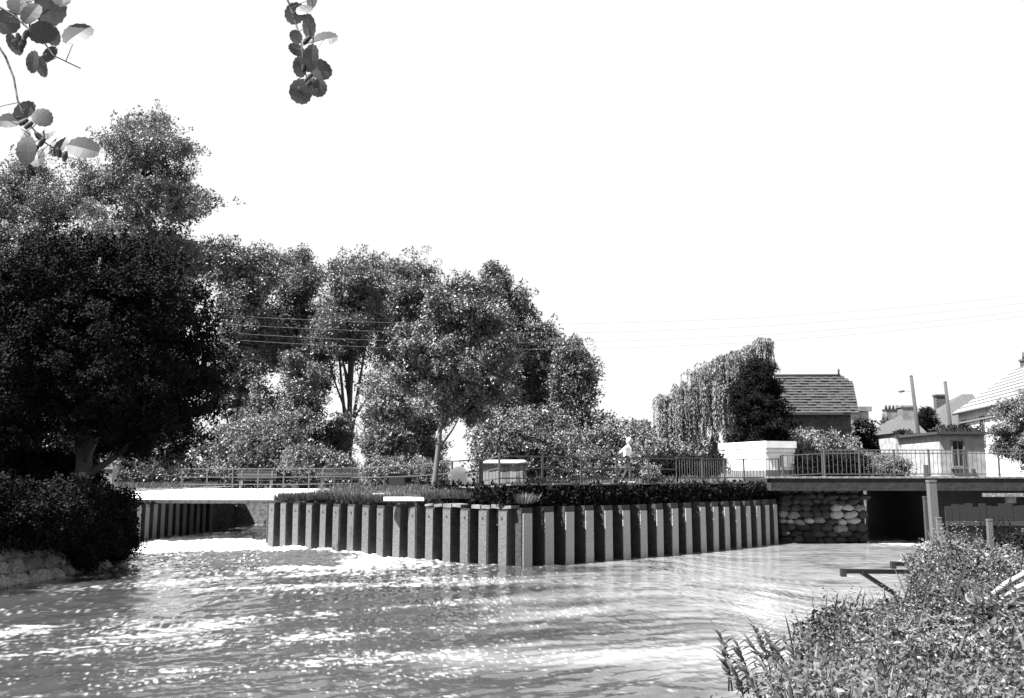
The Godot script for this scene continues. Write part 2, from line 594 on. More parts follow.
func body_mesh(bones: Array, cell: float, blend: float) -> ArrayMesh:
	# smooth union of tapered bones, meshed as surface nets; each vertex takes the colour of its nearest bone
	var lo := Vector3(9, 9, 9)
	var hi := -lo
	for b in bones:
		for e in [b[0], b[1]]:
			lo = lo.min(e - Vector3.ONE * 0.22)
			hi = hi.max(e + Vector3.ONE * 0.22)
	var n := Vector3i(((hi - lo) / cell).ceil())
	var field := PackedFloat32Array()
	field.resize(n.x * n.y * n.z)
	field.fill(1.0)
	for b in bones:
		var rr: float = maxf(b[2], b[3]) + 3.0 * cell + blend
		var i0 := Vector3i(((b[0].min(b[1]) - Vector3.ONE * rr - lo) / cell).floor()).max(Vector3i.ZERO)
		var i1 := Vector3i(((b[0].max(b[1]) + Vector3.ONE * rr - lo) / cell).ceil()).min(n - Vector3i.ONE)
		for z in range(i0.z, i1.z + 1):
			for y in range(i0.y, i1.y + 1):
				for x in range(i0.x, i1.x + 1):
					var q := (z * n.y + y) * n.x + x
					var d := capsule(lo + Vector3(x, y, z) * cell, b[0], b[1], b[2], b[3])
					var f := field[q]
					var k := maxf(blend - absf(f - d), 0.0) / blend
					field[q] = minf(f, d) - k * k * blend * 0.25
	var where := {}
	var v := PackedVector3Array()
	var col := PackedColorArray()
	var off := [0, 1, n.x, n.x + 1, n.x * n.y, n.x * n.y + 1, n.x * n.y + n.x, n.x * n.y + n.x + 1]
	var edges := [[0, 1], [0, 2], [0, 4], [1, 3], [1, 5], [2, 3], [2, 6], [3, 7], [4, 5], [4, 6], [5, 7], [6, 7]]
	for z in n.z - 1:
		for y in n.y - 1:
			for x in n.x - 1:
				var q := (z * n.y + y) * n.x + x
				var inside := 0
				for k in 8:
					if field[q + off[k]] < 0.0: inside += 1
				if inside == 0 or inside == 8: continue
				var s := Vector3.ZERO
				var c := 0
				for e in edges:
					var fa := field[q + off[e[0]]]
					var fb := field[q + off[e[1]]]
					if (fa < 0.0) == (fb < 0.0): continue
					var t := fa / (fa - fb)
					s += Vector3(e[0] & 1, (e[0] >> 1) & 1, e[0] >> 2).lerp(Vector3(e[1] & 1, (e[1] >> 1) & 1, e[1] >> 2), t)
					c += 1
				where[q] = v.size()
				var p := lo + (Vector3(x, y, z) + s / c) * cell
				v.append(p)
				var best := 9.0
				var g := 0.2
				for b in bones:
					var d := capsule(p, b[0], b[1], b[2], b[3])
					if d < best:
						best = d
						g = b[4]
				col.append(Color(g, g, g))
	var idx := PackedInt32Array()
	var strides := [1, n.x, n.x * n.y]
	for q in where:
		for a in 3:
			var s: int = strides[a]
			var s1: int = strides[(a + 1) % 3]
			var s2: int = strides[(a + 2) % 3]
			var fa := field[q]
			var fb := field[q + s]
			if (fa < 0.0) == (fb < 0.0): continue
			if not (where.has(q - s1) and where.has(q - s2) and where.has(q - s1 - s2)): continue
			var w := [where[q], where[q - s1], where[q - s1 - s2], where[q - s2]]
			if fa < 0.0: w.reverse()
			for k in [0, 1, 2, 0, 2, 3]: idx.append(w[k])
	var arr := []
	arr.resize(Mesh.ARRAY_MAX)
	arr[Mesh.ARRAY_VERTEX] = v
	arr[Mesh.ARRAY_COLOR] = col
	arr[Mesh.ARRAY_INDEX] = idx
	var raw := ArrayMesh.new()
	raw.add_surface_from_arrays(Mesh.PRIMITIVE_TRIANGLES, arr)
	var st := SurfaceTool.new()
	st.create_from(raw, 0)
	st.generate_normals()
	return st.commit()

func hand_bones(wrist: Vector3, fwd: Vector3, side: Vector3, skin: float) -> Array:
	var up := side.cross(fwd).normalized()
	var palm := wrist + fwd * 0.085
	var out := [[wrist, palm, 0.03, 0.034, skin]]
	var lens := [0.06, 0.075, 0.07, 0.055]
	for k in 4:
		var a := palm + side * (0.03 - 0.021 * k)
		var b: Vector3 = a + (fwd * 0.9 - up * 0.3) * float(lens[k]) * 0.55
		var c: Vector3 = b + (fwd * 0.5 - up * 0.9) * float(lens[k]) * 0.5
		out.append([a, b, 0.0095, 0.009, skin])
		out.append([b, c, 0.009, 0.0075, skin])
	var th := wrist + fwd * 0.035 + side * 0.03
	out.append([th, th + fwd * 0.03 + side * 0.025, 0.011, 0.01, skin])
	out.append([th + fwd * 0.03 + side * 0.025, th + fwd * 0.06 + side * 0.022, 0.01, 0.008, skin])
	return out

func build_person(pos: Vector3, turn: float) -> void:
	var t := thing("person", "person in a white shirt and dark trousers walking along the railed path", "person", pos, turn)
	var shirt := 0.72
	var cloth := 0.03
	var skin := 0.32
	var shoe := 0.25
	var bones := [
		[Vector3(0, 0.9, -0.075), Vector3(0, 0.9, 0.075), 0.115, 0.115, cloth],
		[Vector3(0.01, 1.0, 0), Vector3(0.04, 1.22, 0), 0.125, 0.14, shirt],
		[Vector3(0.045, 1.3, -0.13), Vector3(0.045, 1.3, 0.13), 0.075, 0.075, shirt],
		[Vector3(0.055, 1.34, 0), Vector3(0.085, 1.43, 0), 0.06, 0.052, skin],
		[Vector3(0.1, 1.49, 0), Vector3(0.105, 1.57, 0), 0.08, 0.09, skin],
		[Vector3(0.16, 1.47, 0), Vector3(0.165, 1.5, 0), 0.035, 0.035, skin],
		[Vector3(0.185, 1.535, 0), Vector3(0.205, 1.515, 0), 0.012, 0.016, skin],
		[Vector3(0.1, 1.53, 0.082), Vector3(0.1, 1.55, 0.085), 0.016, 0.018, skin],
		[Vector3(0.1, 1.53, -0.082), Vector3(0.1, 1.55, -0.085), 0.016, 0.018, skin],
		[Vector3(0, 0.86, 0.09), Vector3(0.14, 0.47, 0.1), 0.095, 0.065, cloth],
		[Vector3(0.14, 0.47, 0.1), Vector3(0.12, 0.1, 0.1), 0.065, 0.05, cloth],
		[Vector3(0.1, 0.045, 0.1), Vector3(0.26, 0.035, 0.11), 0.045, 0.035, shoe],
		[Vector3(0, 0.86, -0.09), Vector3(-0.02, 0.46, -0.09), 0.095, 0.065, cloth],
		[Vector3(-0.02, 0.46, -0.09), Vector3(-0.2, 0.12, -0.09), 0.065, 0.05, cloth],
		[Vector3(-0.23, 0.07, -0.09), Vector3(-0.1, 0.035, -0.09), 0.045, 0.035, shoe],
		[Vector3(0.03, 1.31, 0.19), Vector3(-0.2, 1.12, 0.27), 0.058, 0.042, shirt],
		[Vector3(-0.2, 1.12, 0.27), Vector3(-0.1, 0.93, 0.2), 0.04, 0.028, skin],
		[Vector3(0.06, 1.31, -0.19), Vector3(0.16, 1.06, -0.22), 0.058, 0.042, shirt],
		[Vector3(0.16, 1.06, -0.22), Vector3(0.36, 1.0, -0.2), 0.04, 0.028, skin]]
	var st := SurfaceTool.new()
	st.begin(Mesh.PRIMITIVE_TRIANGLES)
	st.append_from(body_mesh(bones, 0.02, 0.035), 0, Transform3D.IDENTITY)
	st.append_from(body_mesh(hand_bones(Vector3(-0.1, 0.93, 0.2), Vector3(0.7, -0.7, -0.1).normalized(), Vector3(0.1, 0.2, 1).normalized(), skin), 0.006, 0.006), 0, Transform3D.IDENTITY)
	st.append_from(body_mesh(hand_bones(Vector3(0.36, 1.0, -0.2), Vector3(0.95, -0.25, 0).normalized(), Vector3(0, 0.1, 1).normalized(), skin), 0.006, 0.006), 0, Transform3D.IDENTITY)
	part(st.commit(), "body", M.person, t)
	part(body_mesh([[Vector3(0.075, 1.52, 0), Vector3(0.09, 1.59, 0), 0.09, 0.095, 0.3], [Vector3(0.06, 1.47, 0), Vector3(0.06, 1.55, 0), 0.07, 0.08, 0.3]], 0.012, 0.03), "hair", M.person, t)

# ---------------------------------------------------------------- buildings
func slab(st: SurfaceTool, a: Vector3, b: Vector3, c: Vector3, d: Vector3, thick: float) -> void:
	# a sheet a-b-c-d given body downwards along its own normal
	var n := (b - a).cross(d - a).normalized()
	if n.y < 0.0: n = -n
	var o := n * -thick
	quad(st, a, b, c, d)
	quad(st, a + o, d + o, c + o, b + o)
	quad(st, a, a + o, b + o, b)
	quad(st, b, b + o, c + o, c)
	quad(st, c, c + o, d + o, d)
	quad(st, d, d + o, a + o, a)

func window(parent: Node, c: Vector3, w: float, h: float, out: Vector3, shutters := false) -> void:
	# frame round a dark pane with a glazing bar and a sill; c in the parent's space, out is the wall's outward normal
	var o := out.normalized()
	var bs := Basis(Vector3.UP.cross(o), Vector3.UP, o)
	var st := mb()
	var e := 0.07
	box(st, Vector3(-w * 0.5, 0, 0.02), Vector3(e, h + e, 0.09))
	box(st, Vector3(w * 0.5, 0, 0.02), Vector3(e, h + e, 0.09))
	box(st, Vector3(0, h * 0.5, 0.021), Vector3(w, e, 0.086))
	box(st, Vector3(0, -h * 0.5, 0.021), Vector3(w, e, 0.086))
	box(st, Vector3(0, 0, 0.012), Vector3(0.04, h, 0.05))
	var f := part(done(st), "window", M.trim, parent, Transform3D(bs, c))
	st = mb()
	box(st, Vector3(0, 0, 0.006), Vector3(w - 0.01, h - 0.01, 0.012))
	part(done(st), "pane", M.glass, f)
	st = mb()
	box(st, Vector3(0, -h * 0.5 - 0.08, 0.09), Vector3(w + 0.24, 0.07, 0.2))
	part(done(st), "sill", M.trim, f)
	if shutters:
		for s in [-1, 1]:
			st = mb()
			box(st, Vector3(s * (w * 0.75 + 0.05), 0, 0.03), Vector3(w * 0.48, h + 0.05, 0.04))
			part(done(st), "shutter", M.trim_grey, f)

func chimney(parent: Node, base: Vector3, w: float, d: float, h: float, pots: int, m: Material) -> void:
	var st := mb()
	box(st, base + Vector3(0, h * 0.5 - 0.3, 0), Vector3(w, h + 0.6, d))
	box(st, base + Vector3(0, h + 0.03, 0), Vector3(w + 0.12, 0.12, d + 0.12))
	var c := part(done(st), "chimney", m, parent)
	for k in pots:
		st = mb(true)
		var p := base + Vector3((k + 0.5) / pots * w - w * 0.5, h + 0.08, 0)
		tube(st, [p, p + Vector3(0, 0.25, 0), p + Vector3(0, 0.5, 0)], [0.12, 0.1, 0.09], 8)
		part(done(st), "chimney_pot", M.clay, c)

func make_materials() -> void:
	M.earth = surface(0.0201, 0.0804, 0.95, 3.0, 3, 0.03, 2.0)
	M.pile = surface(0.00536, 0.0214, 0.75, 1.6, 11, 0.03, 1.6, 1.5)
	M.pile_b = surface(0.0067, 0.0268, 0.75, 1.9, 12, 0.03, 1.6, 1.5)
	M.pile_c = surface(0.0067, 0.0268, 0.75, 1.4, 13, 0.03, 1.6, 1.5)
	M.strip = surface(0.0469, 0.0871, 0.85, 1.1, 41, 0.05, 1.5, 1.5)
	M.strip_lifted = surface(0.08, 0.4, 0.9, 0.7, 42, 0.12, 2.4, 3.0)  # paler strip copy, lifting the piling that faces away from the sun
	M.iron = surface(0.015, 0.05, 0.6, 0.7, 14)
	M.concrete = surface(0.55, 0.8, 0.85, 2.2, 15, 0.025, 1.4, 1.0)
	M.concrete_grey = surface(0.067, 0.147, 0.9, 1.7, 16, 0.03, 1.6, 1.5)
	M.dark_wall = surface(0.006, 0.028, 0.9, 1.5, 17, 0.04, 1.8, 3.0)
	M.bridge_shade = surface(0.003, 0.009, 0.95, 2.7, 43, 0.03, 1.6, 1.0)  # near-black: shade of the bridge front put into the colour
	M.pole = surface(0.0235, 0.0469, 0.9, 0.9, 44, 0.06, 1.4)
	M.dark_stone = surface(0.006, 0.03, 0.85, 0.6, 18, 0.05, 1.8, 3.0)
	M.mid_stone = surface(0.06, 0.16, 0.85, 0.6, 19, 0.05, 1.8, 3.0)
	M.pale_stone = surface(0.14, 0.28, 0.85, 0.5, 20, 0.05, 1.5, 2.0)
	M.revetment = surface(0.08, 0.24, 0.9, 1.0, 21, 0.05, 2.2, 3.0)
	M.paint = surface(0.62, 0.82, 0.6, 2.5, 22, 0.02, 1.2)
	M.paint_grey = surface(0.0804, 0.147, 0.7, 2.5, 23, 0.02, 1.4)
	M.render_white = surface(0.55, 0.78, 0.85, 3.0, 24, 0.02, 1.5)
	M.render_cream = surface(0.168, 0.268, 0.85, 3.0, 25, 0.02, 1.6)
	M.render_dark = surface(0.0201, 0.0536, 0.9, 2.5, 26, 0.03, 1.8)
	M.slate = surface(0.0335, 0.067, 0.6, 1.6, 27, 0.05, 1.6)
	M.slate_pale = surface(0.107, 0.188, 0.6, 1.6, 28, 0.05, 1.6)
	M.tile = surface(0.0168, 0.0436, 0.8, 0.8, 29, 0.08, 1.8)
	M.tile_b = surface(0.0134, 0.0369, 0.8, 0.7, 30, 0.08, 1.8)
	M.clay = surface(0.0268, 0.0603, 0.8, 0.8, 31)
	M.rail = surface(0.0268, 0.067, 0.6, 0.5, 32, 0.05)
	M.rail_dark = surface(0.004, 0.013, 0.6, 0.5, 33, 0.05)
	M.timber = surface(0.0402, 0.0938, 0.85, 0.5, 34, 0.08, 1.8, 2.0)
	M.timber_pale = surface(0.147, 0.268, 0.8, 0.5, 35, 0.08, 1.6, 1.5)
	M.timber_dark = surface(0.01, 0.0335, 0.85, 0.5, 36, 0.08, 1.6, 2.0)
	M.bark = surface(0.02, 0.07, 0.95, 0.5, 37, 0.08, 1.8, 3.0)
	M.bark_grey = surface(0.04, 0.11, 0.95, 0.5, 38, 0.08, 1.8, 3.0)
	M.trim = plain(0.12, 0.7)
	M.trim_grey = plain(0.12, 0.7)
	M.glass = plain(0.02, 0.08)
	M.wire = plain(0.12, 0.5)
	M.person = plain(1.0, 0.85)
	M.person.vertex_color_use_as_albedo = true
	M.water = plain(1.0, 0.06)
	M.water.vertex_color_use_as_albedo = true
	M.water.metallic_specular = 0.5
	var rip := FastNoiseLite.new()
	rip.seed = 90
	rip.frequency = 0.03
	rip.fractal_octaves = 4
	var im := rip.get_seamless_image(512, 512)
	im.convert(Image.FORMAT_RGBA8)
	im.bump_map_to_normal_map(5.0)
	M.water.normal_enabled = true
	M.water.normal_texture = ImageTexture.create_from_image(im)
	M.water.normal_scale = 0.12
	M.water.uv1_triplanar = true
	M.water.uv1_world_triplanar = true
	M.water.uv1_scale = Vector3(0.45, 0.45, 0.9)
	# leaves: reflectances of the kinds of foliage
	M.leaf = leafy(0.105, 0.5, 0.5)
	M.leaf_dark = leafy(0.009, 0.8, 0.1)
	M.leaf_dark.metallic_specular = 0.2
	M.leaf_mid = leafy(0.09, 0.5, 0.4)
	M.leaf_pale = leafy(0.13, 0.55, 0.6)
	M.leaf_near = leafy(0.085, 0.45, 0.9)
	M.leaf_shaded = leafy(0.035, 0.6, 0.3)  # darker tone that paints shadow masses into some bank shrubs
	M.grass = leafy(0.09, 0.6, 0.5)
	M.alder = surface(0.0469, 0.0804, 0.5, 0.05, 40, 0.03, 1.4)
	M.alder.backlight_enabled = true
	M.alder.backlight = Color(1.0, 1.0, 1.0)
	M.alder.cull_mode = BaseMaterial3D.CULL_DISABLED

func make_clumps() -> void:
	CL.big = leaf_clump(16, 0.45, 0.2, 0.15, 101, 0.45)
	CL.mid = leaf_clump(28, 0.34, 0.115, 0.08, 102, 0.4)
	CL.small = leaf_clump(23, 0.21, 0.078, 0.054, 103, 0.4)
	CL.tiny = leaf_clump(14, 0.13, 0.065, 0.045, 104, 0.4)
	CL.near = leaf_clump(22, 0.13, 0.05, 0.032, 110, 0.45)
	CL.shoot = shoot(0.55, 0.11, 111)
	CL.lance = leaf_clump(12, 0.15, 0.12, 0.03, 105, 0.35)
	CL.ivy = leaf_clump(12, 0.14, 0.09, 0.08, 106, 0.2)
	CL.strand = strand(2.2, 0.16, 107)
	CL.strand_long = strand(3.2, 0.16, 108)
	rng.seed = 109
	var v := PackedVector3Array()
	var n := PackedVector3Array()
	for k in 9:
		var a := rng.randf() * TAU
		var along := Vector3(cos(a) * 0.4, 1.0, sin(a) * 0.4).normalized()
		leaf_faces(v, n, Vector3(cos(a), 0, sin(a)) * 0.04, along, along.cross(rdir()).normalized(), rng.randf_range(0.15, 0.38), 0.018, 0.1)
	CL.tuft = mesh_of(v, n)

func along_left(f: float) -> Vector2:
	return Vector2(-9.75, 38.2).lerp(Vector2(0.03, 29.48), f)

func _ready() -> void:
	# camera, sky, sun, exposure
	var cam := Camera3D.new()
	cam.name = "camera"
	add_child(cam)
	cam.position = Vector3(0, 2.74, 0)
	cam.rotation_degrees = Vector3(7.615, 0, 0)
	cam.fov = 40.34
	cam.near = 0.05
	cam.far = 2000.0
	cam.current = true
	var we := WorldEnvironment.new()
	we.name = "world_environment"
	var env := Environment.new()
	env.background_mode = Environment.BG_SKY
	var sky := Sky.new()
	var sm := ProceduralSkyMaterial.new()
	sm.sky_top_color = Color(0.98, 0.98, 0.98)
	sm.sky_horizon_color = Color(1, 1, 1)
	sm.ground_horizon_color = Color(0.6, 0.6, 0.6)
	sm.ground_bottom_color = Color(0.35, 0.35, 0.35)
	sm.sun_angle_max = 1.0
	sky.sky_material = sm
	env.sky = sky
	env.background_energy_multiplier = 0.21
	env.tonemap_mode = Environment.TONE_MAPPER_LINEAR
	env.tonemap_exposure = 5.0
	env.sdfgi_enabled = true
	env.ssao_enabled = true
	env.ssil_enabled = true
	we.environment = env
	add_child(we)
	var sun := DirectionalLight3D.new()
	sun.name = "sun"
	add_child(sun)
	sun.light_energy = 1.6
	sun.light_color = Color(1, 1, 1)
	sun.light_angular_distance = 0.5
	sun.shadow_enabled = true
	# the sun stands high over the left shoulder
	sun.look_at_from_position(Vector3.ZERO, -Vector3(-0.47, 0.85, 0.24), Vector3.UP)

	make_materials()
	make_clumps()
	build_setting()
	build_river_walls()
	build_bridge()
	build_buildings()
	build_trees()
	build_path_things()
	build_left_bank()
	build_right_bank()
	build_hanging_branches()

func build_setting() -> void:
	for k in 17: WALL_LEFT.append(along_left(k / 16.0))
	var p := Vector2(0.1, 29.42)
	WALL_RIGHT.append(p)
	for k in 18:
		var a := deg_to_rad(35.0 + 1.05 * k)
		p += Vector2(cos(a), sin(a)) * PITCH
		WALL_RIGHT.append(p)
	var outline := PackedVector2Array([Vector2(-400, -4), Vector2(-26, -4), Vector2(-17, 10), Vector2(-13.6, 22), Vector2(-13.1, 27), Vector2(-13.2, 31), Vector2(-16.4, 38), Vector2(-16.4, 41), Vector2(-15.9, 49.5), Vector2(-15.8, 56), Vector2(-9.2, 56), Vector2(-9.1, 41)])
	for q in WALL_LEFT: outline.append(q + Vector2(0.45, 0.5))
	for k in range(1, 19): outline.append(WALL_RIGHT[k] + Vector2(-0.35, 0.5))
	outline.append_array(PackedVector2Array([Vector2(14.0, 40.6), Vector2(14.5, 40.6), Vector2(14.5, 54), Vector2(17.6, 54), Vector2(17.6, 40.5), Vector2(24, 40.5), Vector2(24, 33), Vector2(14.5, 25), Vector2(11.0, 22.8), Vector2(9.6, 19), Vector2(6.6, 15), Vector2(4.4, 12), Vector2(3.2, 10), Vector2(2.2, 8), Vector2(1.2, 5), Vector2(-1.5, 2.5), Vector2(-3, -4), Vector2(400, -4), Vector2(400, 600), Vector2(-400, 600)]))
	lay_land(outline)
	lay_water()

func build_river_walls() -> void:
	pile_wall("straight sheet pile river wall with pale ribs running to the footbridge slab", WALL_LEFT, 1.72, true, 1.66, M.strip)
	pile_wall("curving sheet pile river wall with pale ribs under the dark ivied wall", WALL_RIGHT, 1.78, false, 1.6, M.strip_lifted)
	var far := PackedVector2Array()
	for k in 12: far.append(Vector2(-16.08, 41.0).lerp(Vector2(-15.31, 49.4), k / 11.0))
	pile_wall("short sheet pile wall under the left end of the white slab", far, 1.62, false, 1.5, M.strip_lifted)
	# return of the straight wall into the side channel
	var back := PackedVector2Array()
	for k in 5: back.append(Vector2(-9.62, 41.6).lerp(Vector2(-9.78, 38.25), k / 4.0))
	pile_wall("narrow return of the sheet piling at the mouth of the side channel", back, 1.7, false, 1.62, M.strip)

	# upper wall above the curved piling, carrying the path
	var inner := PackedVector2Array()
	for k in range(18, -1, -1): inner.append(WALL_RIGHT[k] + Vector2(-0.28, 0.42))
	inner.append_array(PackedVector2Array([Vector2(-0.9, 30.9), Vector2(-1.9, 32.2), Vector2(-2.6, 33.4)]))
	var t := thing("retaining_wall", "black overgrown upper wall above the curved piling, carrying the railed path", "wall", at(inner[0].x, 0, inner[0].y))
	t.position = Vector3.ZERO
	var st := mb()
	for k in inner.size() - 1:
		var a := inner[k]
		var b := inner[k + 1]
		var nn := Vector2(-(b.y - a.y), b.x - a.x).normalized() * -0.35
		var drop := 0.0 if k < 18 else 0.05 * (k - 17)
		prism(st, PackedVector2Array([a, b, b + nn, a + nn]), 1.2, 2.44 - drop)
	part(done(st), "wall", M.dark_wall, t)
	rng.seed = 8
	for k in inner.size() - 1:
		var a := at(inner[k].x, 2.47, inner[k].y)
		var b := at(inner[k + 1].x, 2.47, inner[k + 1].y)
		if k >= 18:
			a.y -= 0.05 * (k - 17)
			b.y -= 0.05 * (k - 17)
		st = mb()
		var o := Vector3(rng.randfn() * 0.012, rng.randf_range(-0.012, 0.012), rng.randfn() * 0.012)
		bar(st, a.lerp(b, 0.015) + o, b.lerp(a, 0.015) + o, 0.34, 0.05)
		part(done(st), "coping_stone", M.concrete_grey, t)
	# ivy and hanging weeds over its face
	rng.seed = 21
	var spots := PackedVector3Array()
	for k in 1500:
		var f := rng.randf() * (inner.size() - 1.001)
		var i := int(f)
		var q := inner[i].lerp(inner[i + 1], f - i)
		var nn := Vector2(-(inner[i + 1].y - inner[i].y), inner[i + 1].x - inner[i].x).normalized()
		q += nn * rng.randf_range(0.0, 0.22)
		var low := 1.75 - 0.22 * sin(f * 1.9) * sin(f * 0.7) if i < 17 else 1.95
		spots.append(at(q.x, rng.randf_range(low, 2.42 if rng.randf() > 0.03 else 2.5), q.y))
	var ivy := thing("ivy", "dark ivy hanging over the upper wall above the curved piling", "ivy")
	ivy.position = Vector3.ZERO
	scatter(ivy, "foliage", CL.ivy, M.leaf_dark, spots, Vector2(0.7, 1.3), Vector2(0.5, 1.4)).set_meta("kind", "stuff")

	# broken pale capping on the straight wall near the nose
	var cap := thing("wall_capping", "broken pale concrete capping along the straight piling near the nose", "capping")
	cap.position = Vector3.ZERO
	rng.seed = 31
	for k in 9:
		var f0 := 0.70 + k * 0.033
		if k == 4: continue
		var a := along_left(f0 + 0.002)
		var b := along_left(f0 + 0.031)
		st = mb()
		bar(st, at(a.x + 0.12, 1.79 + rng.randf_range(-0.03, 0.03), a.y + 0.14), at(b.x + 0.12, 1.79 + rng.randf_range(-0.03, 0.03), b.y + 0.14), 0.42, rng.randf_range(0.07, 0.12))
		part(done(st), "slab", M.concrete_grey, cap)
	for q in [[-4.38, 35.4, 1.5, "pale concrete slab lying in the grass behind the straight piling"], [-3.68, 32.7, 1.35, "pale concrete slab at the edge of the straight piling, left of the leaning tree"]]:
		st = mb()
		box(st, Vector3(0, 0.04, 0), Vector3(q[2], 0.12, 0.6), Basis(Vector3.UP, 0.15))
		var sl := thing("concrete_slab", q[3], "slab", at(q[0], ground_height(q[0], q[1]) + 0.05, q[1]))
		part(done(st), "slab", M.concrete, sl)

	# footbridge slab over the side channel
	var fb := thing("footbridge", "long white concrete footbridge slab across the side channel", "bridge", at(-16.26, 0, 41))
	var x0 := 0.0
	var x1: float = -7.97 - -16.26
	st = mb()
	# its front lip slopes down to the river side
	for pr in [[Vector2(0.0, 1.74), Vector2(0.0, 1.83), Vector2(-0.3, 2.06), Vector2(-8.5, 2.1), Vector2(-8.5, 1.74)]]:
		for k in pr.size():
			var a: Vector2 = pr[k]
			var b: Vector2 = pr[(k + 1) % pr.size()]
			quad(st, Vector3(x0, a.y, a.x), Vector3(x1, a.y, a.x + 0.6), Vector3(x1, b.y, b.x + 0.6), Vector3(x0, b.y, b.x))
		for e in [[x0, 0.0], [x1, 0.6]]:
			for k in range(1, pr.size() - 1):
				tri(st, Vector3(e[0], pr[0].y, pr[0].x + e[1]), Vector3(e[0], pr[k].y, pr[k].x + e[1]), Vector3(e[0], pr[k + 1].y, pr[k + 1].x + e[1]))
	part(done(st), "deck", M.concrete, fb)
	st = mb()
	bar(st, Vector3(x0 + 0.2, 1.66, -0.25), Vector3(x1 - 0.2, 1.66, 0.33), 0.3, 0.15)
	part(done(st), "edge_beam", M.concrete_grey, fb)

	# the closed end of the side channel
	st = mb()
	box(st, Vector3(0, 0.9, 0), Vector3(7.2, 2.6, 0.5))
	part(done(st), "wall", M.concrete_grey, thing("channel_end_wall", "stone wall closing the side channel under the footbridge slab", "wall", at(-12.5, 0, 55.4)))

	# grass on the land behind the straight wall
	rng.seed = 51
	spots = PackedVector3Array()
	for k in 5200:
		var f := rng.randf() * 1.02
		var q := along_left(f) + Vector2(0.66, 0.75) * (0.3 + 5.0 * pow(rng.randf(), 2.0))
		if q.x > -2.4 and q.y < 33.5 + q.x * 0.2 and q.distance_to(along_left(f)) > 0.9: continue
		spots.append(at(q.x, ground_height(q.x, q.y) - 0.02, q.y))
	for k in 3500:
		var q := Vector2(rng.randf_range(-30, -7), rng.randf_range(50.5, 60)) if k % 2 else Vector2(rng.randf_range(-9, 9), rng.randf_range(38, 56))
		if q.x < -8.5 and q.x > -17 and q.y < 57: continue
		spots.append(at(q.x, ground_height(q.x, q.y) - 0.02, q.y))
	var gr := scatter(self, "grass", CL.tuft, M.grass, spots, Vector2(0.5, 1.15), Vector2(0.6, 1.3), true)
	tag(gr, "rough pale grass on the ground behind the straight piling", "grass", "", "stuff")

func boulder(r: RandomNumberGenerator) -> ArrayMesh:
	# a rough rounded block of unit size
	var st := mb(false)
	var rows := []
	for i in 6:
		var row := []
		var la := PI * (i / 5.0 - 0.5)
		for j in 9:
			var lo := TAU * j / 9.0
			var d := Vector3(cos(la) * cos(lo), sin(la), cos(la) * sin(lo))
			var m := pow(pow(absf(d.x), 7.0) + pow(absf(d.y), 7.0) + pow(absf(d.z), 7.0), -1.0 / 7.0)
			row.append(d * m * 0.5 * r.randf_range(0.8, 1.03))
		if i == 0 or i == 5: row.fill(row[0])
		rows.append(row)
	for i in 5:
		for j in 9: quad(st, rows[i][j], rows[i][(j + 1) % 9], rows[i + 1][(j + 1) % 9], rows[i + 1][j])
	return done(st)

